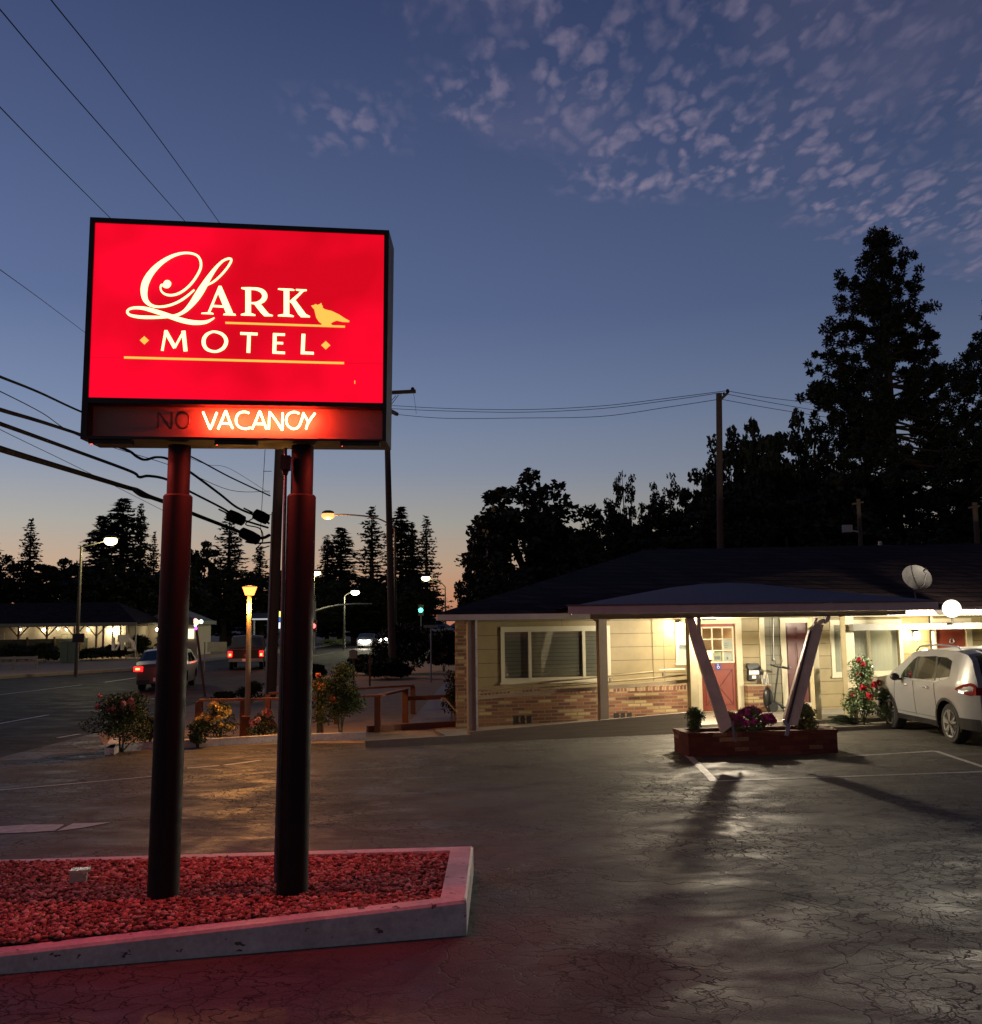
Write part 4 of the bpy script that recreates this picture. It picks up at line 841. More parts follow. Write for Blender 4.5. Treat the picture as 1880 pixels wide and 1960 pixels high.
fc = [(r*n_+j, r*n_+(j+1) % n_, (r+1)*n_+(j+1) % n_, (r+1)*n_+j) for r in range(rings) for j in range(n_)]
mb.add(V_, fc); mb.add([p-nrm2*.008 for p in V_], fc); m_dish = M('dish_grey', (.022, .02, .021), .6, var=.2); mb.build('reflector', m_dish, sd, smooth=True)
mb = MB(); mb.tube([ft-Vector((0,0,.05)), ft+Vector((0, 0, .22)), dp-nrm2*.06-ax2*.1], .022, 8); mb.bar(ft-Vector((.1, 0, .02)), ft+Vector((.1, 0, -.02)), .08, .02); mb.build('mast', m_dish, sd)
mb = MB(); l_ = dp+nrm2*.42+ax1*.05+ax2*.02; mb.tube([dp-ax2*.27, dp-ax2*.22+nrm2*.2, l_-ax2*.06], .012, 6); mb.ball(l_, .05, 8, (1, 1, 1)); mb.build('feed_arm', m_dish, sd)
# ------------------------------------------------------------------ planter under the canopy
fl1, fr1 = G(1319, 1451), G(1604.5, 1443); ux = (fr1-fl1); PW = ux.length; ux.normalize(); uy = Vector((-ux.y, ux.x, 0)); PD, PH = .82, .405
pl = thing('brick_planter', fl1+ux*PW/2+uy*PD/2, 'long dark red brick planter box holding the feet of the canopy props', 'planter', rz=math.atan2(ux.y, ux.x))
def pb(mb, a, b, c_, d, z0, z1): return mb.hexa([fl1+ux*x+uy*y+Vector((0, 0, z)) for z in (z0, z1) for x, y in ((a, c_), (b, c_), (b, d), (a, d))])
mb = MB(); t = .11; pb(mb, 0, PW, 0, t, 0, PH-.055); pb(mb, 0, PW, PD-t, PD, 0, PH-.055); pb(mb, 0, t, t+.001, PD-t-.001, 0, PH-.055); pb(mb, PW-t, PW, t+.001, PD-t-.001, 0, PH-.055); mb.build('planter_wall', m_pbrick, pl)
mb = MB(); t = .13; pb(mb, -.015, PW+.015, -.015, t, PH-.053, PH); pb(mb, -.015, PW+.015, PD-t, PD+.015, PH-.053, PH); pb(mb, -.015, t, t+.001, PD-t-.001, PH-.053, PH); pb(mb, PW-t, PW+.015, t+.001, PD-t-.001, PH-.053, PH); mb.build('planter_cap', m_pbrick, pl)
mb = MB(); pb(mb, .1, PW-.1, .1, PD-.1, .1, PH-.07); mb.build('planter_soil', M('dark_soil', (.05, .035, .025), .95, bmp=.6), pl)
# ------------------------------------------------------------------ plants
def leaves(cent, size, rg, flat=0., asp=.55):
    cent = np.asarray(cent, float); N = len(cent); a = rg.normal(size=(N, 3)); a[:, 2] *= (1-flat); a /= np.linalg.norm(a, axis=1)[:, None]+1e-9
    b = rg.normal(size=(N, 3)); b[:, 2] *= (1-flat); b -= a*(a*b).sum(1)[:, None]; b /= np.linalg.norm(b, axis=1)[:, None]+1e-9
    s = (size*rg.uniform(.6, 1.35, N))[:, None]/2; a = a*s; b = b*s*asp
    V = np.stack([cent-a, cent-a*.1+b, cent+a, cent-a*.1-b], 1).reshape(-1, 3); Q = np.arange(4*N).reshape(-1, 4); return V, Q
def ellip(rg, n, c, r):
    d = rg.normal(size=(n, 3)); d /= np.linalg.norm(d, axis=1)[:, None]; return np.asarray(c)+d*np.asarray(r)*(rg.uniform(0, 1, n)**.4)[:, None]
def shrub(name, loc, w_, h, label, cat, n=1500, leaf=.055, mat=None, group=None, blooms=0, bcol=None, bsize=.05, bname='bloom', seed=1, lean=0, stems=6, dens=18, topb=.35):
    rg = np.random.default_rng(seed); t = thing(name, loc, label, cat, group)
    cl_ = []
    for i in range(dens):
        zz_ = rg.uniform(.28, 1); rr_ = w_/2*(.35+.65*math.sin(PI*min(1, (zz_*.85+.12))))*rg.uniform(.2, .9); an = rg.uniform(0, 2*PI)
        cl_.append((rr_*math.cos(an)+lean*zz_, rr_*math.sin(an)*.9, h*zz_*.92))
    pts = np.concatenate([ellip(rg, n//dens, c_, (w_*.17+.03, w_*.17+.03, h*.12+.03)) for c_ in cl_]); pts[:, 2] = np.maximum(pts[:, 2], .03)
    V, Q = leaves(pts, leaf, rg); np_obj('foliage', V, Q, mat or m_shrub, t)
    mb = MB(); L0 = Vector(loc)
    for c_ in cl_[:stems]+cl_[:0]:
        mb.tube([L0+Vector((rg.uniform(-.03, .03), rg.uniform(-.03, .03), -.02)), L0+Vector((c_[0]*.4, c_[1]*.4, c_[2]*.5)), L0+Vector(c_)], [.014, .01, .005], 5)
    mb.build('stem', m_stem, t)
    if blooms:
        bm0 = None
        for i in range(blooms):
            c_ = cl_[rg.integers(len(cl_))]; p = Vector(c_)*1.0+Vector((rg.uniform(-.5, .5)*w_*.3, -abs(rg.uniform(.1, .5))*w_*.3, rg.uniform(0, 1)*h*.14))
            if p.z < h*topb: p.z += h*.3
            if bm0 is None:
                r2 = np.random.default_rng(seed+9); V, Q = leaves(ellip(r2, 34, (0, 0, 0), (bsize*.55,)*3), bsize*.95, r2, 0, .9); bm0 = np_obj(bname, V, Q, bcol, t); o = bm0
            else: o = bm0.copy(); C.objects.link(o); o.parent = t
            o.location = p; s = rg.uniform(.7, 1.25); o.scale = (s, s, s); o.rotation_euler = (rg.uniform(0, 6), rg.uniform(0, 6), 0)
    return t
def petal(n, c): return M(n, c, .6, var=.2, bmp=0)
f_mag = petal('magenta_petal', (.42, .04, .22)); f_pink = petal('pink_petal', (.65, .28, .25)); f_yel = petal('yellow_petal', (.72, .52, .16)); f_red = petal('red_petal', (.5, .02, .04)); f_or = petal('orange_petal', (.7, .2, .08)); f_wh = petal('pale_petal', (.6, .48, .4))
def pp_(fx, fy, z=PH-.07): return fl1+ux*PW*fx+uy*fy+Vector((0, 0, z))
shrub('boxwood', pp_(.10, .4), .36, .44, 'round green box shrub at the left end of the brick planter', 'shrub', 2600, .035, M('box_leaf', (.045, .085, .02), .5, var=.4), seed=3, dens=26)
shrub('petunia_plant', pp_(.46, .38), .75, .42, 'magenta flowers massed in the middle of the brick planter', 'flowers', 2200, .045, M('petunia_leaf', (.07, .14, .04), .5, var=.4), blooms=42, bcol=f_mag, bsize=.085, seed=4, dens=26)
shrub('petunia_plant', pp_(.34, .42), .36, .34, 'small reddish flowers beside the left prop in the brick planter', 'flowers', 700, .045, M('petunia_leaf_b', (.07, .13, .04), .5), blooms=10, bcol=petal('crimson_petal', (.4, .04, .08)), bsize=.06, seed=5, dens=12)
shrub('geranium_plant', pp_(.84, .4), .5, .46, 'pale green leafy plant at the right end of the brick planter', 'plant', 1400, .07, M('pale_leaf', (.14, .17, .06), .55, var=.4), seed=6, dens=20)
# rose bush beside the white car
rp_ = mt_(ws(1674, 1376, 2.9)[0], 2.9, .02)
for i, (dx, hh, ww, lb) in enumerate(((-.25, 1.55, .7, 'tall rose bush with red blooms beside the tan porch post'), (.35, 1.0, .7, 'lower rose bush with red blooms in front of the white car'))):
    shrub('rose_bush', rp_+e*dx, ww, hh, lb, 'rose bush', 3000, .06, M('rose_leaf', (.12, .18, .08), .35, var=.4), 'red roses by the porch', blooms=9 if i == 0 else 7, bcol=f_red, bsize=.09, bname='rose_bloom', seed=11+i, dens=24)
def sh(px, py, wpx, hpx, *a, **k):
    p = G(px, py, .0); s = p.y/F; return shrub(k.pop('nm', 'rose_bush'), p, wpx*s, hpx*s, *a, **k)
sh(232, 1441, 130, 108, 'dark rose bush with pink blooms by the end of the white kerb', 'rose bush', 6500, .046, m_shrub, 'rose bushes in the planting strip', blooms=11, bcol=f_pink, bsize=.08, bname='rose_bloom', seed=21, dens=30, topb=.6)
sh(283, 1434, 60, 62, 'small flowerless bush tucked behind the left sign pole', 'bush', 1200, .06, m_shrub, seed=22, nm='low_bush')
sh(378, 1432, 48, 50, 'low leafy bush between the left sign pole and the yellow roses', 'bush', 900, .06, m_shrub, seed=23, nm='low_bush')
sh(422, 1420, 100, 72, 'rose bush covered in yellow blooms near the orange lamp post', 'rose bush', 2400, .045, m_shrub, 'rose bushes in the planting strip', blooms=24, bcol=f_yel, bsize=.09, bname='rose_bloom', seed=24, dens=20, topb=.4)
sh(504, 1417, 66, 50, 'small rose bush with dusty pink blooms right of the lamp post', 'rose bush', 1200, .055, m_shrub, 'rose bushes in the planting strip', blooms=9, bcol=f_pink, bsize=.10, bname='rose_bloom', seed=25, topb=.5)
sh(652, 1412, 88, 138, 'tall leafy rose bush with orange blooms right of the right sign pole', 'rose bush', 7500, .048, m_shrub, 'rose bushes in the planting strip', blooms=3, bcol=f_or, bsize=.12, bname='rose_bloom', seed=26, dens=34)
sh(610, 1408, 52, 110, 'narrow rose bush with a few orange blooms against the right sign pole', 'rose bush', 2200, .048, m_shrub, 'rose bushes in the planting strip', blooms=6, bcol=f_or, bsize=.10, bname='rose_bloom', seed=27, topb=.75)
sh(873, 1383, 52, 100, 'dark rose bush with pale blooms at the left corner of the motel', 'rose bush', 2600, .06, m_dshrub, blooms=9, bcol=f_wh, bsize=.07, bname='rose_bloom', seed=28, dens=24, topb=.3)
p = G(897, 1392, 0); mb = MB(); mb.tube([p+Vector((.02, 0, 0)), D(852, 1337, p.y+.3)], .016, 6); tag(mb.build('leaning_stake', m_olive), 'thin stake leaning by the rose bush at the motel corner', 'stake')
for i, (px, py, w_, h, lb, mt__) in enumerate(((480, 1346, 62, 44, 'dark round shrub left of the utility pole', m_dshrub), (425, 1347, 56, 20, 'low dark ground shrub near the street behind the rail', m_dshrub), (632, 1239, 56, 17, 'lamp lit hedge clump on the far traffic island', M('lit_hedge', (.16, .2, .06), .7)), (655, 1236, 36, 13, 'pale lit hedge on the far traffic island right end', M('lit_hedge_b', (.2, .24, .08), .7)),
        (575, 1300, 50, 40, 'dark shrub half hidden behind the right sign pole', m_dshrub))):
    sh(px, py, w_, h, lb, 'shrub', 1800, .11 if py < 1300 and px != 575 else .08, mt__, seed=40+i, nm='round_shrub', dens=18)
# the black hedge mass by the pavement and the low hedge in front of it
for i, (px, py, w_, h, lb) in enumerate(((770, 1290, 120, 92, 'big black bush beside the street left of the motel'), (705, 1292, 90, 36, 'low dark hedge in front of the far headlights'), (742, 1300, 100, 38, 'low dark hedge below the big black bush'), (850, 1285, 70, 75, 'dark bush between the street sign and the motel corner'), (600, 1300, 46, 26, 'small dark shrub at the foot of the far utility pole'))):
    sh(px, py, w_, h, lb, 'hedge', 7000, .16, leafmat('black_hedge_leaf_%s' % 'abcde'[i], (.012, .016, .008)), 'dark hedges by the street', seed=50+i, nm='street_hedge', dens=46)
# ------------------------------------------------------------------ trees
def conifer(h, rad, seed, p=.85, lo=.08, leaf=.55, dens=1.0, droop=.25, name='redwood_tree'):
    rg = np.random.default_rng(seed); P_ = []; z = h*lo; t = bpy.data.objects.new(name, None); C.objects.link(t)
    while z < h:
        f = 1-z/h; r = rad*(f**p)*rg.uniform(.72, 1.12)+.12; nb = int((5+5*f)*dens)+2
        for k_ in range(nb):
            an = rg.uniform(0, 2*PI); rb = r*rg.uniform(.55, 1.12); m_ = max(3, int(rb*7.5*dens)); q_ = rg.uniform(.12, 1, m_)
            sp_ = .10+.16*(1-q_)*r*.5
            P_.append(np.stack([np.cos(an)*rb*q_+rg.normal(0, .10, m_)-np.sin(an)*rg.normal(0, 1, m_)*sp_, np.sin(an)*rb*q_+rg.normal(0, .10, m_)+np.cos(an)*rg.normal(0, 1, m_)*sp_, z-droop*rb*q_**1.5+.10*rb*q_+rg.normal(0, .07, m_)], 1))
        z += rg.uniform(.28, .55)*(.5+.5*f)+.12
    P_ = np.concatenate(P_); V, Q = leaves(P_, leaf, rg, .72, .42); np_obj('crown', V, Q, m_con, t)
    mb = MB(); mb.tube([(0, 0, -.3), (0, 0, h*.5), (0, 0, h*.97)], [rad*.085+.08, rad*.05+.05, .03], 8); mb.build('trunk', m_bark, t); return t
def broad(h, rx, seed, base=.22, ncl=70, nl=110, leaf=.36, airy=0., name='oak_tree', flat=1.0, mat=None):
    rg = np.random.default_rng(seed); t = bpy.data.objects.new(name, None); C.objects.link(t); cz_ = h*(1+base)/2; rzz = h*(1-base)/2; cs = []
    while len(cs) < ncl:
        d = rg.normal(size=3); d /= np.linalg.norm(d); q_ = rg.uniform(.3, 1)**.6; lob = 1+.22*math.sin(3*math.atan2(d[1], d[0])+seed)+rg.normal(0, .08)
        cs.append((d[0]*rx*q_*lob*.86, d[1]*rx*q_*lob*.86, cz_+d[2]*rzz*q_*.93*(1 if d[2] > 0 else flat)))
    sg_ = rx*.16*(1-airy*.35); P_ = np.concatenate([ellip(rg, int(nl*rg.uniform(.5, 1.3)), c_, (sg_*rg.uniform(.7, 1.5), sg_*rg.uniform(.7, 1.5), sg_*rg.uniform(.6, 1.1))) for c_ in cs]); V, Q = leaves(P_, leaf, rg, 0, .6); np_obj('crown', V, Q, mat or m_leaf, t)
    mb = MB(); tr = h*.022+.07; mb.tube([(0, 0, -.3), (rg.normal(0, .1), 0, h*.3), (rg.normal(0, .3), rg.normal(0, .3), h*.72)], [tr*1.2, tr*.8, tr*.25], 8)
    for c_ in cs[::max(1, ncl//16)]:
        z0 = rg.uniform(.2, .5)*h; mb.tube([(0, 0, z0), (c_[0]*.5, c_[1]*.5, (z0+c_[2])/2+.2), c_], [tr*.45, tr*.28, .02], 5)
    mb.build('trunk', m_bark, t); return t
def place(t, px, topy, d, label, cat='tree', group=None, rz=0, basey=None, h0=None, wpx=None, r0=None):
    top = D(px, topy, d); s = top.z/h0; t.location = (top.x, d, 0); sxy = s if wpx is None else (wpx*d/F/2)/r0
    t.scale = (sxy, sxy, s); t.rotation_euler = (0, 0, rz); tag(t, label, cat, group); return t
con = [(conifer(18, 3.6, 1, p=.62, dens=1.25), 18, 3.6), (conifer(18, 3.4, 2, p=.5, dens=1.4, leaf=.6), 18, 3.4), (conifer(18, 4.2, 3, p=.72, droop=.1, dens=1.05), 18, 4.2)]
oak = [(broad(12, 3.6, 1, base=.12, ncl=170, nl=105), 12, 3.6), (broad(12, 3.6, 2, base=.12, ncl=150, nl=110, leaf=.40), 12, 3.6), (broad(12, 3.0, 3, base=.3, ncl=70, nl=60, leaf=.24, airy=.8, name='slender_tree'), 12, 3.0)]
used = set()
def put(lst, i, *a, **k):
    t, h0, r0 = lst[i]
    if t.name in used: t = copy_tree(t)
    else: used.add(t.name)
    return place(t, *a, h0=h0, r0=r0, **k)
GC = 'redwoods on the skyline'; GO = 'broad trees behind the buildings'
cons = [(60, 994, 95, 2, 76, 'lone layered redwood near the left edge of the skyline'), (-14, 1010, 95, 2, 80, 'redwood cut by the left picture edge'), (236, 957, 88, 1, 96, 'tallest redwood behind the left street lamp'), (271, 963, 86, 0, 52, 'thin pointed redwood right of the tallest left one'), (196, 990, 90, 1, 74, 'shorter redwood on the left flank of the tallest left one'), (296, 1018, 84, 2, 42, 'sparse slim redwood just left of the left sign pole'), (440, 982, 80, 2, 100, 'wide layered redwood between the two sign poles'), (498, 1046, 85, 0, 60, 'redwood behind the near utility pole'), (627, 1024, 90, 0, 54, 'small pointed redwood right of the right sign pole'), (653, 1012, 88, 1, 74, 'rounded redwood under the orange street light'), (712, 970, 84, 2, 92, 'pointed redwood left of the far utility pole'), (768, 973, 86, 1, 70, 'redwood right of the far utility pole'), (790, 1004, 88, 0, 50, 'narrow redwood between its two taller neighbours'), (816, 988, 84, 2, 70, 'rightmost redwood of the centre group beside the pink horizon')]
for i, (px, ty, d, k_, wp_, lb) in enumerate(cons): put(con, k_, px, ty, d+14 if px < 340 else d+46, lb, 'redwood', GC, rz=i*1.3, wpx=wp_*(1.9 if k_ == 1 else 1.6))
bro = [(20, 1064, 84, 0, 130), (110, 1062, 86, 1, 120), (148, 1056, 82, 2, 70), (205, 1070, 80, 0, 150), (270, 1080, 82, 1, 120), (330, 1075, 84, 0, 100), (388, 1030, 80, 1, 70), (430, 1080, 78, 0, 120), (500, 1090, 80, 1, 110), (560, 1080, 84, 0, 100), (600, 1100, 80, 1, 100), (680, 1095, 88, 0, 120), (735, 1100, 86, 1, 110), (790, 1105, 84, 0, 100), (745, 1150, 90, 1, 100), (700, 1170, 88, 0, 70)]
lbl = ['dark broad tree at the left edge of the skyline', 'dark broad tree right of the lone layered redwood', 'thin crowned tree beside the left street lamp pole', 'dark tree behind the lit house on the left', 'dark tree below the tallest left redwoods', 'dark tree hidden behind the left sign pole', 'round tree just right of the left sign pole', 'dark tree under the wide layered redwood', 'dark tree behind the orange lamp head', 'dark tree hidden behind the right sign pole', 'dark tree right of the right sign pole', 'dark tree under the small pointed redwoods', 'dark tree at the foot of the far utility pole', 'dark tree below the rightmost redwood of the centre group', 'brownish tree beside the traffic signal arm', 'low tree behind the far headlights']
for i, (px, ty, d, k_, wp_) in enumerate(bro): put(oak, k_, px, ty, d+12 if px < 340 else d+44, lbl[i], 'tree', GO, rz=i*2.1, wpx=wp_*1.25)
rb = [(1012, 903, 44, 0, 250, 'big round crowned tree behind the left end of the motel roof'), (925, 1010, 43, 1, 95, 'shorter tree on the left shoulder of the big round one'), (1085, 985, 44, 1, 130, 'tree on the right shoulder of the big round one'), (965, 1075, 40, 0, 160, 'low tree filling the base of the big round one'), (1196, 868, 48, 2, 92, 'airy open branched tree above the motel roof'), (1160, 960, 46, 0, 110, 'dark tree under the airy one'), (1272, 876, 47, 2, 84, 'second airy tree left of the telephone pole'), (1250, 955, 45, 1, 130, 'dark tree between the airy ones and the roof'), (1335, 895, 46, 1, 90, 'dark tree left of the telephone pole'), (1400, 815, 48, 0, 120, 'tall dark tree behind the telephone pole'), (1455, 790, 47, 1, 104, 'tallest lumpy tree right of the telephone pole'), (1522, 789, 48, 0, 124, 'wide lumpy tree touching the tall pine'), (1390, 930, 43, 0, 160, 'low dark tree behind the roof ridge by the telephone pole'), (1500, 930, 43, 1, 170, 'low dark tree behind the roof ridge left of the pine'), (1600, 900, 44, 1, 130, 'dark tree at the lower left of the pine'), (1640, 985, 42, 0, 190, 'dark tree in front of the pine trunk'), (1790, 985, 42, 1, 200, 'dark tree behind the satellite dish'), (1885, 925, 44, 0, 150, 'dark tree at the right picture edge'), (1120, 1030, 42, 0, 150, 'low dark tree above the left slope of the motel roof'), (1270, 1000, 42, 1, 170, 'low dark tree above the middle of the hip slope'), (1750, 1010, 40, 0, 150, 'low dark tree above the motel ridge right of the pine trunk')]
for i, (px, ty, d, k_, wp_, lb) in enumerate(rb): put(oak, k_, px, ty, d, lb, 'tree', 'dark trees behind the motel', rz=i*1.7, wpx=wp_*(1.5 if i > 4 else 1.15))
# the big open pine
def pine(d, seed, axis, spans, top, label, zlow, nlev=46):
    rg = np.random.default_rng(seed); bx = D(axis, 900, d).x; H = D(axis, top, d).z; t = thing('tall_pine', (bx, d, 0), label, 'pine')
    P_ = []; mb = MB(); O = Vector((bx, d, 0)); mb.tube([O+Vector((0, 0, -.3)), O+Vector((0, 0, H*.4)), O+Vector((.1, 0, H*.97))], [.42, .30, .05], 10)
    def wid(z, side):          # half width from the outline, by level
        y = 1186-(z-EYE)*F/d; ys = [s_[0] for s_ in spans]; return np.interp(y, ys, [s_[1+side] for s_ in spans])*d/F
    z = zlow
    while z < H-.1:
        f = 1-z/H
        for k_ in range(int(6+f*7)):
            an = rg.uniform(0, 2*PI); side = 1 if math.cos(an) > 0 else 0; rb_ = wid(z+.3, side)*rg.uniform(.70, 1.16); rb_ = max(rb_, .25)
            dx, dy = math.cos(an), math.sin(an); dirx = dx*rb_ if abs(dx) > .35 else dx*rb_*1.2
            tip = Vector((dx*rb_, dy*rb_*.9, z+rb_*rg.uniform(-.02, .24))); mid = Vector((dx*rb_*.5, dy*rb_*.45, z+rb_*rg.uniform(-.22, .08)))
            mb.tube([O+Vector((0, 0, z)), O+mid, O+tip], [.03+.012*rb_, .02+.004*rb_, .01], 5)
            for u in np.linspace(.38, 1, max(2, int(rb_*2.6))):
                if rg.uniform() < .10: continue
                b = mid*(2*u*(1-u)) + tip*(u*u) + Vector((0, 0, z))*((1-u)**2); b = Vector((b.x, b.y, b.z))
                q_ = np.array(b)+rg.normal(0, .20, 3)*np.array([1, 1, .6])
                mm_ = int(rg.uniform(90, 170)); rad_ = rg.uniform(.34, .66); dd = rg.normal(size=(mm_, 3)); dd /= np.linalg.norm(dd, axis=1)[:, None]; P_.append(np.concatenate([q_+dd*rad_*.55*rg.uniform(.3, 1.0, (mm_, 1)), dd], 1))
                if rg.uniform() < .5: mb.tube([O+b, O+Vector(q_)], .015, 4)
        z += rg.uniform(.30, .62)
    A_ = np.concatenate(P_); c_ = A_[:, :3]; dd = A_[:, 3:]; N = len(c_); sd_ = np.cross(dd, rg.normal(size=(N, 3))); sd_ /= np.linalg.norm(sd_, axis=1)[:, None]
    L_ = dd*rg.uniform(.045, .085, N)[:, None]; S_ = sd_*.042; V = np.stack([c_-L_-S_*.4, c_-L_*.2+S_, c_+L_, c_-L_*.2-S_], 1).reshape(-1, 3); np_obj('crown', V, np.arange(4*N).reshape(-1, 4), m_con, t); mb.build('trunk', m_bark, t); return t
pine(46, 8, 1709, [(446, 22, 24), (458, 40, 44), (500, 66, 58), (560, 84, 84), (630, 104, 98), (700, 138, 150), (760, 152, 142), (860, 140, 180), (960, 155, 210), (1040, 150, 190)], 449, 'tall open crowned pine towering right over the motel roof', 3.0)
pine(48, 18, 1935, [(560, 10, 10), (600, 55, 50), (700, 66, 60), (760, 74, 90), (860, 90, 100), (1000, 110, 120)], 560, 'pine whose left branches reach in at the right picture edge', 4.0)
# ------------------------------------------------------------------ cars
m_glass_car = glass('tinted_car_glass', (.012, .015, .016), .04)
m_rim = M('alloy_rim', (.42, .42, .43), .3, .8, var=.1, bmp=0)
def paint(name, c, rough=.28): mt_p, n_, b_ = newmat(name); b_.inputs['Base Color'].default_value = (*c, 1); b_.inputs['Roughness'].default_value = rough; b_.inputs['Coat Weight'].default_value = .6; b_.inputs['Coat Roughness'].default_value = .06; return mt_p
def interp(tab, y): return float(np.interp(y, [t[0] for t in tab], [t[1] for t in tab]))
def car(name, loc, rz, label, cat, W, prof, wy, wr, bot, belt, side_win, rear_win, front_win, body, group=None, tails=None, heads=None, suv=False, tumble=.26, small=False, wheelx=.06):
    t = thing(name, loc, label, cat, group, rz); Mx = chain(t); yr, yf = prof[0][0], prof[-1][0]
    def half(y, z):
        L = (yf-yr)/2; c_ = (yf+yr)/2; u = abs(y-c_)/L; w_ = W/2*(1-.16*max(0, (u-.72)/.28)**2)
        if z > belt: w_ -= (z-belt)*tumble
        else: w_ -= .045*((belt-.12-z)/.6)**2 * (1 if z < belt-.12 else 0)
        return w_
    def zb(y):
        z = bot + max(0, (y-yf+.35))*.12 + max(0, (yr+.35-y))*.18
        for c_ in wy:
            dd = abs(y-c_)
            if dd < wr+.065: z = max(z, wr+math.sqrt((wr+.065)**2-dd*dd))
        return z
    ys = sorted(set([round(v, 4) for v in list(np.linspace(yr, yf, 64 if not small else 30))+[p[0] for p in prof]+[c_+s*(wr+.066) for c_ in wy for s in (-1, 1)]+[c_+s*(wr+.05) for c_ in wy for s in (-1, 1)]]))
    mb = MB(); nr = 12; nc = 8; zt_ = [max(interp(prof, y), zb(y)+.02) for y in ys]; zB_ = [zb(y) for y in ys]
    for s in (-1, 1):
        V_ = []
        for i, y in enumerate(ys):
            for j in range(nr+1): z = zB_[i]+(zt_[i]-zB_[i])*j/nr; V_.append(Mx @ Vector((s*half(y, z), y, z)))
        F_ = [(i*(nr+1)+j, (i+1)*(nr+1)+j, (i+1)*(nr+1)+j+1, i*(nr+1)+j+1)[::s] for i in range(len(ys)-1) for j in range(nr)]; mb.add(V_, F_)
    def topz(y, f, crown=.055):
        z = max(interp(prof, y), zb(y)+.02); return z+crown*(1-f*f)
    V_ = []
    for i, y in enumerate(ys):
        for j in range(nc+1): f = -1+2*j/nc; V_.append(Mx @ Vector((f*half(y, zt_[i]), y, topz(y, f))))
    mb.add(V_, [(i*(nc+1)+j, i*(nc+1)+j+1, (i+1)*(nc+1)+j+1, (i+1)*(nc+1)+j) for i in range(len(ys)-1) for j in range(nc)])
    for yy_, i in ((ys[0], 0), (ys[-1], -1)):
        z0, z1 = zB_[i], zt_[i]; bow = -.05 if i == 0 else .05; V_ = []
        for j in range(6):
            z = z0+(z1-z0)*j/5
            for k_ in range(nc+1): f = -1+2*k_/nc; V_.append(Mx @ Vector((f*half(yy_, z), yy_+bow*(1-f*f), z if j < 5 else topz(yy_, f))))
        mb.add(V_, [(j*(nc+1)+k_, j*(nc+1)+k_+1, (j+1)*(nc+1)+k_+1, (j+1)*(nc+1)+k_) for j in range(5) for k_ in range(nc)])
    bo = mb.build('body', body, t)
    bmm = bmesh.new(); bmm.from_mesh(bo.data); bmesh.ops.remove_doubles(bmm, verts=bmm.verts, dist=.001); bmesh.ops.recalc_face_normals(bmm, faces=bmm.faces); bmm.to_mesh(bo.data); bmm.free()
    bo.data.polygons.foreach_set('use_smooth', [True]*len(bo.data.polygons))
    try: bo.data.set_sharp_from_angle(angle=R(38))
    except Exception: pass
    mb = MB(); a_ = [Mx @ Vector(p) for p in ((-W*.42, yr+.1, bot+.03), (W*.42, yr+.1, bot+.03), (W*.42, yf-.1, bot+.03), (-W*.42, yf-.1, bot+.03))]; mb.poly(a_); mb.build('underbody', m_black, t)
    def sidepoly(poly, s, off, nm, mat, par=None, k=4):
        mb = MB(); c_ = cr([(p[0], p[1], 0) for p in poly], k, True)[:-1] if k > 1 else [(p[0], p[1]) for p in poly]; P1 = [Mx @ Vector((s*(half(p[0], p[1])+off), p[0], p[1])) for p in c_]; n_ = len(P1); ce = sum(P1, Vector())/n_
        mb.add(P1+[ce], [(i, (i+1) % n_, n_) for i in range(n_)]); return mb.build(nm, mat, par or t)
    for s in (-1, 1):
        for sw in side_win: sidepoly(sw, s, .004, 'side_window', m_glass_car, k=1)
    def endwin(y0, y1, f0, nm, off, m_=m_glass_car):
        mb = MB(); V_ = []; n1, n2 = 8, 8
        for i in range(n1+1):
            y = y0+(y1-y0)*i/n1
            dz = (interp(prof, y+.01)-interp(prof, y-.01))/.02; nn_ = Vector((0, -dz, 1)).normalized()
            for j in range(n2+1): f = (-1+2*j/n2)*f0; V_.append(Mx @ (Vector((f*half(y, interp(prof, y)), y, topz(y, f)))+nn_*off))
        mb.add(V_, [(i*(n2+1)+j, i*(n2+1)+j+1, (i+1)*(n2+1)+j+1, (i+1)*(n2+1)+j) for i in range(n1) for j in range(n2)]); return mb.build(nm, m_, t, smooth='all')
    if rear_win: endwin(*rear_win, .86, 'rear_window', .006)
    if front_win: endwin(*front_win, .9, 'windscreen', .006)
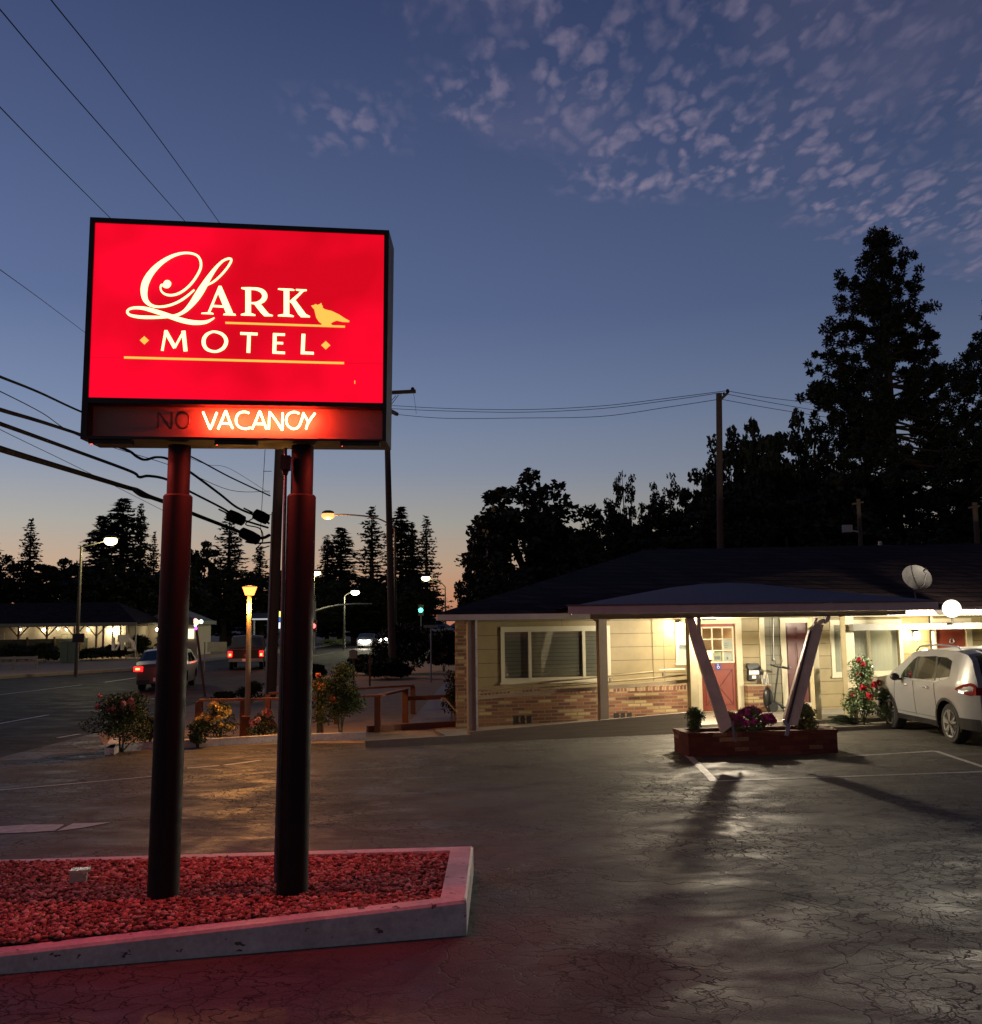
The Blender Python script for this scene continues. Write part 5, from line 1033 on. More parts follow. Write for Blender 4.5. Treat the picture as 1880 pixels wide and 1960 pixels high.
    for c_ in wy:
        for s in (-1, 1):
            X_ = s*(W/2-wheelx-.11); mb = MB(); pr = [(wr*.60, -.10), (wr*.92, -.11), (wr*.99, -.085), (wr, 0), (wr*.99, .085), (wr*.92, .11), (wr*.60, .10)]
            mb.lathe((0, 0, 0), pr, 28, 'x'); mb.v = [Mx @ (v+Vector((X_, c_, wr))) for v in mb.v]; wh = mb.build('wheel', m_rubber, t, smooth=True)
            if not small:
                mb = MB(); xo = X_+s*.10; tp = lambda r_, a_, d=0: Mx @ Vector((xo+s*d, c_+r_*math.cos(a_), wr+r_*math.sin(a_)))
                for k_ in range(5):
                    a0 = k_*2*PI/5+.3
                    for sg2 in (-.17, .17):
                        mb.prism([tp(.03, a0-.8), tp(.03, a0+.8), tp(wr*.66, a0+sg2+.09), tp(wr*.66, a0+sg2-.09)][:: 1 if s > 0 else -1], Mx.to_3x3() @ Vector((s*.018, 0, 0)))
                nseg = 28
                for k_ in range(nseg):
                    a0, a1_ = 2*PI*k_/nseg, 2*PI*(k_+1)/nseg; mb.add([tp(wr*.62, a0, .004), tp(wr*.62, a1_, .004), tp(wr*.70, a1_, .012), tp(wr*.70, a0, .012)], [(0, 1, 2, 3)])
                mb.build('rim', m_rim, wh); mb = MB(); nseg = 20
                mb.poly([tp(wr*.6, 2*PI*k_/nseg, -.03) for k_ in range(nseg)]); mb.build('brake_well', m_black, wh)
            # dark arch lining
            mb = MB(); ns = 20; V_ = []
            for k_ in range(ns+1):
                a_ = -.25+(PI+.5)*k_/ns; ra, rb2 = wr+.058, wr+.105
                for rr_ in (ra, rb2):
                    y, z = c_+rr_*math.cos(a_), wr+rr_*math.sin(a_); V_.append(Mx @ Vector((s*(half(y, z)+.008), y, z)))
            if suv: mb.add(V_, [(2*k_, 2*k_+2, 2*k_+3, 2*k_+1) for k_ in range(ns)]); mb.build('arch_cladding', m_black, t, smooth='all')
            mb = MB(); V_ = []
            for k_ in range(ns+1):
                a_ = PI*k_/ns; y, z = c_+(wr+.066)*math.cos(a_), wr+(wr+.066)*math.sin(a_); V_ += [Mx @ Vector((s*(half(y, z)-.004), y, z)), Mx @ Vector((s*(W/2-.42), y, z))]
            mb.add(V_, [(2*k_, 2*k_+1, 2*k_+3, 2*k_+2) for k_ in range(ns)]); mb.build('wheel_well', m_black, t)
    return t, Mx, half, sidepoly, topz
# white SUV
suvp = [(-.98, .78), (-.965, 1.0), (-.90, 1.14), (-.72, 1.50), (-.58, 1.60), (-.2, 1.655), (.5, 1.665), (1.2, 1.63), (1.5, 1.58), (2.15, 1.24), (2.42, 1.10), (2.8, 1.05), (3.25, .98), (3.45, .86), (3.52, .66)]
sl_ = (9.10, 18.4, .018)
t, Mx, half, sidepoly, topz = car('parked_suv', sl_, .03, 'white SUV with roof rails parked nose in at the motel porch', 'SUV', 1.84, suvp, (0, 2.55), .355, .30, 1.02,
    [[(1.32, 1.09), (1.83, 1.10), (1.78, 1.20), (1.40, 1.46), (1.28, 1.50)], [(.42, 1.10), (1.24, 1.09), (1.20, 1.51), (.50, 1.545)], [(-.12, 1.20), (.34, 1.105), (.42, 1.53), (.1, 1.535), (-.12, 1.47)]], (-.88, -.64), (1.56, 2.2), paint('pearl_white_paint', (.25, .255, .265), .3), suv=True)
def mtv(*a): return Mx @ Vector(a)
for s in (-1, 1):
    mb = MB(); xx = s*(half(.5, 1.65)-.03); mb.tube([mtv(xx, -.35, 1.66), mtv(xx, -.2, 1.73), mtv(xx+s*.02, .5, 1.755), mtv(xx+s*.01, 1.25, 1.71), mtv(xx, 1.45, 1.62)], .018, 8)
    mb.build('roof_rail', m_rim, t, smooth=True)
    for y in (.72, 1.62):
        mb = MB(); xx = s*(half(y, .93)+.018); mb.tube([mtv(xx-s*.02, y-.10, .955), mtv(xx+s*.012, y-.06, .962), mtv(xx+s*.012, y+.06, .962), mtv(xx-s*.02, y+.10, .955)], .017, 8); mb.build('door_handle', m_rim, t, smooth=True)
    mb = MB(); 
    for y in (1.27, .40): mb.tube([mtv(s*(half(y+.0, z)+.001), y+(.0 if z > .55 else 0)+(z-.9)*(.06 if y > 1 else .1), z) for z in np.linspace(.42, 1.05, 12)], .005, 4)
    mb.tube([mtv(s*(half(yy_, .42)+.001), yy_, .43) for yy_ in np.linspace(.42, 2.1, 8)], .005, 4); mb.tube([mtv(s*(half(y, z)+.001), y, z) for y, z in ((2.12, .43), (2.16, .7), (2.10, 1.0))], .005, 4); mb.build('door_seam', m_black, t)
    # lower cladding between the wheels and at the bumpers
    mb = MB(); P_ = [(y, z) for y in np.linspace(.43, 2.12, 12) for z in (.27, .37)]; mb.add([mtv(s*(half(y, z)+.012), y, z) for y, z in P_], [(2*i, 2*i+2, 2*i+3, 2*i+1) for i in range(11)]); mb.build('sill_cladding', m_black, t)
    mb = MB(); P_ = [(y, z) for y in np.linspace(-.95, -.44, 6) for z in (.30, .50)]; mb.add([mtv(s*(half(y, z)+.010), y, z) for y, z in P_], [(2*i, 2*i+2, 2*i+3, 2*i+1) for i in range(5)]); mb.build('bumper_corner', m_black, t)
    mt_l = M('tail_lamp_red_%s' % ('left' if s < 0 else 'right'), (.20, .008, .012), .12, var=.3)
    o = sidepoly([(-.95, .97), (-.93, 1.06), (-.80, 1.12), (-.55, 1.06), (-.40, .985), (-.62, .93), (-.8, .90)], s, .012, 'tail_lamp', mt_l, k=2)
    sidepoly([(-.80, 1.0), (-.60, 1.0), (-.5, .985), (-.65, .955)], s, .020, 'lamp_reflector', m_grey, o, k=2)
    mb = MB(); mb.ball(mtv(s*(.92+.13), 1.78, 1.10), .10, 12, (.95, .7, .75)); mb.bar(mtv(s*.86, 1.76, 1.06), mtv(s*1.0, 1.77, 1.06), .05, .04); mb.build('wing_mirror', m_black, t, smooth=True)
    sidepoly([(-.10, 1.17), (.36, 1.075), (1.26, 1.06), (1.90, 1.065), (1.90, 1.08), (1.26, 1.078), (.36, 1.092), (-.1, 1.19)], s, .005, 'window_trim', m_rim, k=1)
    sidepoly([(.35, 1.10), (.42, 1.10), (.50, 1.54), (.43, 1.54)], s, .006, 'door_pillar', m_black, k=1); sidepoly([(1.22, 1.09), (1.32, 1.09), (1.28, 1.51), (1.20, 1.52)], s, .006, 'door_pillar', m_black, k=1)
    mb = MB(); xx = s*.66; mb.box(mtv(xx, -1.0, .985), (.42, .05, .13), .03); mb.build('tail_lamp', mt_l, t)
mb = MB(); mb.box(mtv(0, -.985, .36), (1.5, .12, .20), .03); mb.box(mtv(0, -1.0, .30), (1.2, .14, .1), .03); mb.build('rear_bumper', m_black, t)
mb = MB(); mb.box(mtv(0, -1.035, .84), (.6, .01, .13), .03); mb.build('number_plate', m_papr, t); mb = MB(); mb.box(mtv(0, -1.03, .935), (.7, .02, .03), .03); mb.build('chrome_strip', m_rim, t)
mb = MB(); mb.tube([mtv(.2, -.93, 1.20), mtv(-.1, -.90, 1.22), mtv(-.35, -.90, 1.22)], .010, 5); mb.build('rear_wiper', m_black, t)
mb = MB(); mb.prism([mtv(-.6, -.60, 1.66), mtv(.6, -.60, 1.66), mtv(.55, -.80, 1.60), mtv(-.55, -.80, 1.60)], (0, 0, .03)); mb.build('spoiler', bpy.data.materials['pearl_white_paint'], t)
# sedan on the street, seen from behind; brake lamps on
m_brake = E('brake_light', (1, .006, .008), 6); m_brake2 = E('hot_brake_light', (1, .16, .05), 7)
sedp = [(-2.25, .82), (-2.2, .92), (-1.9, .99), (-1.45, 1.03), (-.75, 1.38), (-.2, 1.44), (.5, 1.42), (1.25, 1.08), (1.8, .97), (2.3, .85), (2.4, .6)]
def sedan(loc, rz, label, body, scale=1.0, group=None):
    t, Mx, half, sidepoly, topz = car('sedan_car', loc, rz, label, 'car', 1.76, sedp, (-1.35, 1.35), .32, .24, .95, [[(-1.0, 1.0), (-.1, .99), (-.15, 1.34), (-.62, 1.31)], [(-.03, .99), (.98, 1.0), (.45, 1.31), (-.06, 1.34)]], (-1.38, -.80), (.58, 1.2), body, group, small=True)
    def mv(*a): return Mx @ Vector(a)
    return t, mv
p = G(303, 1324); hd = .17
t, mv = sedan((p.x-2.25*math.sin(hd), p.y+2.25*math.cos(hd), .012), hd, 'silver sedan braking on the street behind the left sign pole', paint('champagne_paint', (.09, .075, .06), .4))
for s in (-1, 1):
    mb = MB(); mb.box(mv(s*.70, -2.27, .80), (.30, .06, .17), hd); tl_ = mb.build('brake_lamp', m_brake, t); mb = MB(); mb.box(mv(s*.72, -2.305, .80), (.15, .02, .08), hd); mb.build('lamp_filament', m_brake2, tl_)
mb = MB(); mb.box(mv(0, -1.20, 1.20), (.34, .05, .06), hd); mb.build('high_brake_lamp', m_brake, t)
mb = MB(); mb.box(mv(0, -2.30, .42), (.36, .02, .13), hd); mb.build('number_plate', m_papr, t); mb = MB(); mb.box(mv(0, -2.22, .33), (1.5, .14, .16), hd); mb.build('rear_bumper', m_black, t)
mb = MB(); mb.ball(mv(0, -2.29, .80), .06, 8, (1, .3, 1)); mb.build('boot_badge', m_rim, t)
lamp('brake_glow', mv(0, -2.6, .75), 1.5, (1, .06, .04), .1, t)
# pickup further on
pkp = [(-2.6, .98), (-2.58, 1.06), (-2.5, 1.06), (-.55, 1.06), (-.5, 1.10), (-.42, 1.70), (-.2, 1.76), (.7, 1.74), (1.3, 1.16), (2.4, 1.05), (2.55, .8)]
p = G(470, 1283); hd2 = .19
t, Mx, half, sidepoly, topz = car('pickup_truck', (p.x-2.6*math.sin(hd2), p.y+2.6*math.cos(hd2), .012), hd2, 'dark pickup truck with glowing tail lamps beyond the orange lamp post', 'pickup truck', 1.9, pkp, (-1.5, 1.7), .38, .38, 1.1, [[(-.3, 1.14), (1.1, 1.15), (.66, 1.64), (-.3, 1.66)]], (-.49, -.43), (.75, 1.28), paint('dark_red_paint', (.02, .01, .01), .5), small=True)
def mv(*a): return Mx @ Vector(a)
for s in (-1, 1):
    mb = MB(); mb.box(mv(s*.80, -2.63, .84), (.20, .06, .30), hd2); tl_ = mb.build('tail_lamp', m_brake, t); mb = MB(); mb.box(mv(s*.80, -2.67, .80), (.12, .02, .13), hd2); mb.build('lamp_filament', m_brake2, tl_)
mb = MB(); mb.box(mv(0, -2.66, .52), (1.75, .14, .17), hd2); mb.build('rear_bumper', m_grey, t); mb = MB(); mb.box(mv(0, -2.75, .52), (.34, .02, .13), hd2); mb.build('number_plate', m_papr, t)
mb = MB(); mb.bar(mv(-.9, -2.6, 1.075), mv(.9, -2.6, 1.075), .05, .03); mb.build('tailgate_cap', m_rwood, t)
lamp('brake_glow', mv(0, -3.0, .75), 1.5, (1, .06, .04), .1, t)
# two oncoming cars with headlights
m_head = E('warm_headlight', (1, .86, .58), 45); m_headw = E('cold_headlight', (.85, .93, 1), 45)
for (xa, xb, y, mm_, lb, dd) in ((690, 706, 1227, m_head, 'oncoming car with two warm headlights on the far road', 100), (728, 739, 1224, m_headw, 'oncoming car with cold white headlights behind the warm lit one', 112)):
    a = D(xa, y, dd); b = D(xb, y, dd); c_ = (a+b)/2
    t, mv = sedan((c_.x, dd+2.4, .012), PI, lb, paint('grey_paint_%d' % dd, (.05, .05, .055), .4), group='oncoming cars')
    for q_ in (a, b):
        mb = MB(); mb.ball(Vector((q_.x, dd-.06, .72)), .16, 10, (1, .5, .8)); mb.build('headlight', mm_, t)
    lamp('headlight_beam', Vector((c_.x, dd-.6, .75)), 350, (1, .9, .7), .1, t)
# ------------------------------------------------------------------ poles, wires
def upole(base, top, r0, r1, label, name='utility_pole'):
    t = thing(name, base, label, 'utility pole'); mb = MB(); mb.tube([base-Vector((0, 0, .2)), base.lerp(top, .5), top], [r0, (r0+r1)/2, r1], 12); mb.build('pole', m_wood, t, smooth=True); return t
P1y = 32.0; b1 = Vector((D(517, 1334, P1y).x, P1y, 0)); t1_ = D(545, 620, P1y); p1 = upole(b1, t1_, .19, .14, 'near utility pole carrying the cables, between the two sign poles')
mb = MB(); c_ = D(512, 1330, P1y); mb.tube([Vector((c_.x-.02, P1y-.17, 0)), D(521.5, 980, P1y-.17)], .03, 6); mb.build('riser_conduit', m_grey, p1)
mb = MB(); mb.bar(D(541, 690, P1y-.2)+Vector((-1.2, 0, 0)), D(541, 690, P1y-.2)+Vector((1.2, 0, 0)), .1, .12); mb.build('crossarm', m_wood, p1)
mb = MB(); mb.tube([D(507.5, 860, P1y), D(499, 1010, P1y), D(503, 1040, P1y)], .010, 5); 
for yy_ in (902, 985): mb.tube([D(506-(yy_-860)*.05, yy_, P1y), D(520, yy_, P1y)], .010, 4)
mb.build('guy_rod', m_wire, p1)
P2y = 45.0; b2_ = Vector((D(752, 1290, P2y).x, P2y, 0)); t2_ = D(739, 735, P2y); p2 = upole(b2_, t2_, .17, .12, 'utility pole rising behind the right edge of the sign cabinet')
mb = MB(); a_, bb_ = D(700, 754, P2y-.2), D(796, 749, P2y-.2); mb.bar(a_, bb_, .14, .15); mb.build('crossarm', m_wood, p2)
mb = MB(); a_, bb_ = D(738, 781, P2y-.2), D(760, 793, P2y-1.2); mb.bar(a_, bb_, .14, .14); mb.build('crossarm', m_wood, p2)
mb = MB(); mb.tube([D(750, 773, P2y-.2), D(763, 756, P2y-.2)], .015, 4); mb.tube([D(743, 775, P2y-.2), D(758, 757, P2y-.2)], .015, 4); mb.build('arm_brace', m_blackmet, p2)
mb = MB(); mb.ball(D(790, 744.5, P2y-.2), .09, 8); mb.ball(D(724, 748, P2y-.2), .09, 8); mb.build('insulator', m_blackmet, p2)
P3y = 38.0; b3_ = Vector((D(1377, 1200, P3y).x, P3y, 0)); t3_ = D(1376.5, 753, P3y); p3 = upole(b3_, t3_, .14, .115, 'telephone pole standing behind the motel roof'); 
mb = MB(); mb.bar(D(1379, 765, P3y-.15), D(1392, 753, P3y-.15), .09, .1); mb.build('crossarm', m_wood, p3)
mb = MB(); mb.ball(D(1393, 749, P3y-.15), .07, 8, (1, 1, 1.4)); mb.ball(D(1386, 754, P3y-.15), .05, 8, (1, 1, 1.4)); mb.build('insulator', m_blackmet, p3)
# small service poles and vent behind the ridge
for (x, y0, y1, d, r, lb, arm) in ((1643, 955, 1062, 34, .09, 'thin service pole with a side arm behind the motel ridge', 1), (1866, 962, 1062, 34, .11, 'thin service pole behind the motel ridge at the right edge', 1)):
    tp_ = D(x, y0, d); t = upole(Vector((tp_.x, d, 0)), tp_, r, r*.8, lb, 'service_pole')
    mb = MB(); mb.bar(D(x-12, y0+10, d-.1), D(x+10, y0+6, d-.1), .06, .06); mb.build('crossarm', m_wood, t)
    if x == 1643: mb = MB(); mb.bar(D(x, 1018, d-.1), D(x-20, 1014, d-.1), .05, .05); mb.box(D(x-21, 1012, d-.1), (.3, .2, .25)); mb.build('bracket_box', m_grey, t)
v0 = mt_(ws(1707, 1060, ridgeo)[0], ridgeo-.5, rz_-.1); v1 = Vector((v0.x, v0.y, D(1707, 1036, v0.y).z)); mb = MB(); mb.tube([v0, v1], .06, 8); vp = tag(mb.build('roof_vent', m_grey), 'short grey vent pipe poking over the motel ridge', 'vent pipe')
def wire(pts, r, label, group='overhead cables', nm='power_cable', k=6):
    mb = MB(); c_ = cr([tuple(D(*p)) for p in pts], k); mb.tube(c_, r, 6); o = mb.build(nm, m_wire, smooth=True); tag(o, label, 'cable', group); return o
# three thin ones at the top left
wire([(-60, -52, 13), (0, 18, 14.5), (130, 170, 19), (350, 419, 32), (362, 433, 33)], .011, 'thin wire from the top left corner down behind the sign, middle of three')
wire([(60, -50, 13.5), (98, 0, 14.5), (210, 140, 19), (330, 300, 25), (420, 426, 32), (430, 440, 33)], .011, 'thin wire crossing the top edge, rightmost of the three above the sign')
wire([(-60, 142, 14), (0, 205, 15.5), (100, 307, 21), (208, 414, 29), (216, 422, 30)], .010, 'thin wire meeting the sign top near its left corner')
wire([(-60, 472, 15), (0, 516, 17), (80, 574, 24), (165, 638, 31), (190, 655, 33)], .007, 'faint thin wire meeting the left side of the sign')
wire([(-80, 688, 13), (0, 721, 15), (75, 751, 18), (160, 790, 22), (300, 847, 26), (370, 876, 28), (440, 913, 30), (517, 949, 32)], .022, 'uppermost cable of the left bundle')
wire([(-80, 712, 13), (0, 749, 16), (80, 790, 20), (160, 838, 24), (330, 892, 28), (440, 938, 31), (517, 940, 32)], .009, 'thin wire under the uppermost left cable')
wire([(-80, 757, 13), (0, 784, 15), (75, 806, 18), (155, 832, 22), (240, 860, 24), (262, 874, 24.5), (278, 880, 25), (300, 875, 25.5), (325, 880, 26), (366, 905, 27), (420, 945, 29), (455, 972, 30.5), (497, 990, 31.5), (515, 1002, 32)], .034, 'second thick cable of the left bundle with a low splice')
wire([(-80, 783, 13), (0, 811, 15), (125, 856, 19), (250, 902, 23), (266, 913, 23.5), (285, 911, 24), (320, 918, 25), (366, 942, 27), (430, 975, 29), (450, 990, 30), (480, 1000, 31), (513, 1010, 32)], .034, 'third thick cable of the left bundle')
wire([(-80, 830, 13), (0, 859, 15), (125, 897, 19), (240, 932, 22.5), (262, 938, 23.5), (285, 950, 24), (318, 962, 25), (366, 982, 27), (420, 1003, 29.5), (470, 1022, 31), (500, 1030, 31.7), (516, 1024, 32)], .052, 'lowest and thickest cable of the left bundle')
wire([(250, 934, 22.5), (268, 948, 23.3), (285, 953, 24), (305, 956, 24.6)], .03, 'short looped cable hanging at the lowest thick cable splice', nm='cable_loop')
wire([(-80, 777, 15), (0, 822, 17), (150, 895, 22), (310, 976, 27), (330, 985, 28)], .006, 'faintest wire passing below the lowest thick cable')
wire([(366, 878, 27), (400, 890, 29), (440, 897, 30), (517, 945, 32)], .006, 'faint service wire between the sign pole and the near utility pole')
for i, (x, y, lb) in enumerate(((452, 991, 'black cable splice canister, leftmost of the three by the utility pole'), (500, 989, 'small black cable splice canister touching the utility pole'), (478, 1026, 'lowest black cable splice canister by the utility pole'))):
    c_ = D(x, y, 31.3); ax_ = Vector((.9, 0, -.45)).normalized(); mb = MB(); L_ = (.30, .26, .34)[i]; mb.tube([c_-ax_*L_, c_-ax_*L_*.85, c_, c_+ax_*L_*.85, c_+ax_*L_], [.10, .17, .19, .17, .09], 10); mb.bar(c_-ax_*.3, c_-ax_*.62, .05, .05); tag(mb.build('splice_canister', m_wire, smooth=True), lb, 'splice box', 'cable splice canisters')
wire([(500, 984, 31.5), (470, 1003, 31.5), (498, 1012, 31.8), (503, 1035, 32), (490, 1052, 32), (516, 1045, 32)], .02, 'black cable loop hanging beside the near utility pole', nm='cable_loop')
wire([(470, 1037, 31.6), (490, 1040, 31.8), (520, 1038, 32)], .03, 'short thick cable stub under the splice canisters', nm='cable_stub')
for i, (ya, yb, yc, yd, lb) in enumerate(((778, 780, 750, 770, 'top'), (784, 785, 754, 783, 'middle'), (794, 799, 766, 793, 'lowest'))):
    wire([(748, ya-2, 45), (850, yb+1.5, 43), (1000, yb+4 if i < 2 else yb+1, 42), (1150, yb-3 if i < 2 else yb-2, 40.5), (1280, (yb+2*yc)/3+2, 39), (1391 if i < 1 else 1378, yc-2, 38)], .012, '%s of the three wires between the sign and the telephone pole' % lb, 'wires to the telephone pole')
    wire([(1391 if i < 1 else 1380, yc-2, 38), (1470, (yc*1.0+yd)/2+1, 40), (1560, yd+2, 43), (1640, yd+14, 46)], .011, '%s of the three wires between the telephone pole and the tall pine' % lb, 'wires to the telephone pole')
wire([(790, 746, 45), (793, 760, 45), (797, 792, 45)], .008, 'short drop wire hanging from the crossarm tip', nm='drop_wire')
# ------------------------------------------------------------------ street lamps
def slamp(poletop, base, head, d, label, col, st, power, arm=None, r=.055, hr=.16, hsq=(1.5, .8, .6), nm='street_lamp', pole=True):
    b = Vector((D(*base, d).x, d, 0)); t = thing(nm, b, label, 'street lamp'); tp_ = D(*poletop, d); hp = D(*head, d)
    if pole: mb = MB(); mb.tube([b, tp_], [r*1.2, r*.8], 10); mb.build('pole', m_steel, t, smooth=True)
    if arm: mb = MB(); mb.tube([Vector(v) for v in cr([tuple(D(*q_, d)) for q_ in arm], 5)], .04, 6); mb.build('arm', m_steel, t, smooth=True)
    mb = MB(); mb.ball(hp, hr, 12, hsq); mb.build('lit_lens', E('lens_'+label[:18].replace(' ', '_'), col, st), t, smooth='all')
    mb = MB(); mb.ball(hp+Vector((0, 0, hr*hsq[2]*.75)), hr*.92, 10, (hsq[0], hsq[1], .4)); mb.build('lamp_hood', m_steel, t, smooth='all')
    lamp('street_light', hp-Vector((0, .1, hr+.15)), power, col, .1, t); return t
OR = (1, .42, .08)
slamp((756, 1012), (757, 1226), (628, 987), 50, 'tall street lamp with a long curved arm and orange glow right of the sign', (1, .40, .12), 1.9, 600, arm=[(757, 1014), (745, 1003), (722, 992), (700, 988), (660, 985), (640, 986)], hr=.34, hsq=(1.0, .8, .6), r=.07)
slamp((156, 1046), (145, 1288), (212, 1035), 48, 'tall lamp pole with yellow white light at the left of the picture', (1, .85, .42), 6, 450, arm=[(156, 1047), (175, 1042), (200, 1036)], hr=.30, hsq=(1.1, .8, .75), r=.075)
slamp((602, 1142), (601, 1245), (604, 1097), 85, 'distant street lamp seen right beside the right sign pole', (1, .93, .45), 7, 500, arm=[(602, 1142), (601, 1110), (603, 1099)], hr=.38, hsq=(1.2, .8, .6))
slamp((659, 1142), (658.5, 1232), (680, 1134), 95, 'distant lamp with short arm above the lit traffic island', (1, .95, .6), 7, 700, arm=[(659, 1142), (664, 1137), (676, 1133)], hr=.38, hsq=(1.1, .8, .7), r=.1)
slamp((852, 1123), (854, 1205), (815, 1107), 70, 'distant yellow street lamp above the left end of the motel', (1, .93, .45), 7, 200, arm=[(852, 1123), (840, 1113), (822, 1108)], hr=.28, hsq=(1.1, .8, .7))
# orange path lamp
d_ = 19.8; lb_ = G(473, 1413); d_ = lb_.y; t = thing('path_lamp', lb_, 'wooden path lamp with glowing orange flared head in the planting strip', 'lamp post'); hp = D(478, 1131, d_)
mb = MB(); mb.tube([lb_, D(477.5, 1142, d_)], [.062, .05], 12); mb.build('pole', M('lamp_post_paint', (.25, .19, .13), .6, var=.15), t, smooth=True)
mb = MB(); mb.bar(lb_+Vector((-.02, -.08, 0)), lb_+Vector((-.02, -.08, .45)), .16, .12, (0, 1, 0)); mb.build('footing', m_rwood, t)
mb = MB(); mb.lathe(hp, [(.09, -.09), (.15, .075), (.15, .08)], 18); mb.build('lit_shade', E('orange_shade', (1, .30, .06), 3.2), t, smooth=True)
mb = MB(); mb.lathe(hp, [(.165, .081), (.15, .10), (.03, .115)], 18); mb.build('lamp_cap', m_blackmet, t)
lamp('path_light', hp-Vector((0, .05, .35)), 480, (1, .40, .07), .08, t); lamp('path_light', hp+Vector((0, 0, .3)), 60, (1, .40, .07), .08, t)
# traffic signals
sg_ = D(602, 1140, 85); t = thing('traffic_signal', (sg_.x, 85, 0), 'signal mast with a long curved arm beyond the lit island', 'traffic light')
mb = MB(); mb.tube([Vector((sg_.x, 85, 0)), D(603, 1150, 85)], [.13, .10], 8); mb.tube([D(603, 1170, 85), D(625, 1163, 85), D(650, 1158, 85), D(680, 1156, 85), D(712, 1156, 85)], [.10, .09, .08, .07, .05], 8); mb.build('mast_arm', m_grey, t, smooth=True)
for (x, y, d, c_, lb, r) in ((600, 1198, 84, (1, .05, .05), 'red traffic light low beside the right sign pole', .20), (753, 1165.5, 90, (1, .08, .10), 'small red traffic light in front of the far utility pole', .12), (805.5, 1168, 78, (.05, 1, .65), 'green traffic light left of the motel roof', .17), (874.5, 1199, 78, (.1, 1, .7), 'tiny green light under the left end of the motel eave', .07)):
    q_ = D(x, y, d); t = thing('signal_head', (q_.x, d, q_.z-.5), lb, 'traffic light', 'coloured signal lights'); 
    mb = MB(); mb.box(q_+Vector((0, .15, 0)), (r*2.4, .2, r*5)); mb.build('housing', m_black, t); mb = MB(); mb.ball(q_, r, 10, (1, .5, 1)); mb.build('lit_lens', E('signal_%d' % x, c_, 9), t, smooth='all')
    mb = MB(); mb.tube([q_+Vector((0, .2, 0)), Vector((q_.x, d+.2, 0))], .05, 6); mb.build('pole', m_grey, t)
# street name sign, posts, news boxes
def post_sign(name, px, ytop, ybase, d, w_, h_, label, cat, m_, off=0):
    b = D(px, ybase, d); t = thing(name, (b.x, d, 0), label, cat); tp_ = D(px, ytop, d); mb = MB(); mb.tube([(b.x, d, 0), tp_], .035, 6); mb.build('post', m_grey, t); mb = MB(); mb.box(tp_+Vector((off, -.04, -h_/2)), (w_, .03, h_)); mb.build('sign_board', m_, t); return t
post_sign('street_name_sign', 825, 1196, 1262, 40, .58, .12, 'dim street name blade on a post left of the motel', 'street sign', M('dim_sign', (.16, .17, .2), .5))
post_sign('notice_board', 392, 1229, 1262, 52, 1.0, .5, 'pale blank hanging sign board beyond the left sign pole', 'sign', M('pale_board', (.30, .31, .27), .6), .65)
for i, (x, lb) in enumerate(((677, 'tan newspaper box left of the black bush'), (708, 'slim brown post by the newspaper box'))):
    b = D(x, 1290, 38); t = thing('news_box' if i == 0 else 'marker_post', (b.x, 38, 0), lb, 'news box' if i == 0 else 'post'); mb = MB(); mb.tube([(b.x, 38, 0), (b.x, 38, 1.15)], .04, 6); mb.build('post', m_rwood, t)
    if i == 0: mb = MB(); mb.box((b.x, 37.9, 1.18), (.28, .25, .28)); mb.prism([(b.x-.14, 37.77, 1.32), (b.x+.14, 37.77, 1.32), (b.x, 37.77, 1.38)], (0, .25, 0)); mb.build('box_head', m_board, t)
# leaning post with coloured lights, and the fuel price sign
lp0, lp1 = Vector((D(393, 1311, 33).x, 33, 0)), D(375, 1195, 33); t = thing('festoon_post', lp0, 'leaning thin post topped with small coloured lights', 'post'); mb = MB(); mb.tube([lp0, lp1], .04, 6); mb.build('post', m_rwood, t)
for (x, y, c_, r) in ((374, 1187, (1, .3, .45), .06), (376, 1191, (1, .95, .25), .09), (385, 1190, (.7, 1, .8), .07), (374, 1197, (.75, .6, 1), .05), (375, 1203, (.6, .1, 1), .05)):
    mb = MB(); mb.ball(D(x, y, 32.95), r, 8); mb.build('coloured_light', E('festoon_%d_%d' % (x, y), c_, 3), t, smooth='all')
q_ = D(537, 1190, 110); t = thing('fuel_price_sign', (q_.x, 110, 0), 'lit yellow, blue and white fuel station sign left of the right sign pole', 'fuel sign')
mb = MB()
for x in (525, 537, 549): mb.tube([Vector((D(x, 1200, 110.2).x, 110.2, 0)), D(x, 1170, 110.2)], .09, 6)
mb.build('post', m_grey, t)
ey, eb, ew = E('sign_yellow', (1, .92, .22), 1.6), E('sign_blue', (.04, .16, .6), .9), E('sign_white', (.9, .95, 1), 1.5)
for (x0, y0, x1, y1, mm_) in ((524, 1171, 530, 1180, ey), (531.5, 1170, 537.5, 1181, ey), (539, 1169, 543.5, 1178, ey), (545, 1169, 550, 1177, ey), (525, 1182, 530, 1190, ew), (531.5, 1182.5, 537.5, 1189.5, eb), (539, 1180, 543.5, 1187, ew), (545, 1179, 550, 1188, eb), (525, 1194, 528, 1206, ew), (533, 1191.5, 537.5, 1203, ew), (539, 1189, 543.5, 1204, ey), (545, 1190, 550, 1204, ey)):
    a, b = D(x0, y1, 110), D(x1, y0, 110); mb = MB(); mb.box((a+b)/2, (b.x-a.x, .1, b.z-a.z)); mb.build('lit_panel', mm_, t)
a, b = D(472, 1187, 105), D(511, 1183, 105); t = thing('station_canopy', ((a.x+b.x)/2, 106, 0), 'fuel station canopy with a white lit edge behind the orange lamp post', 'canopy')
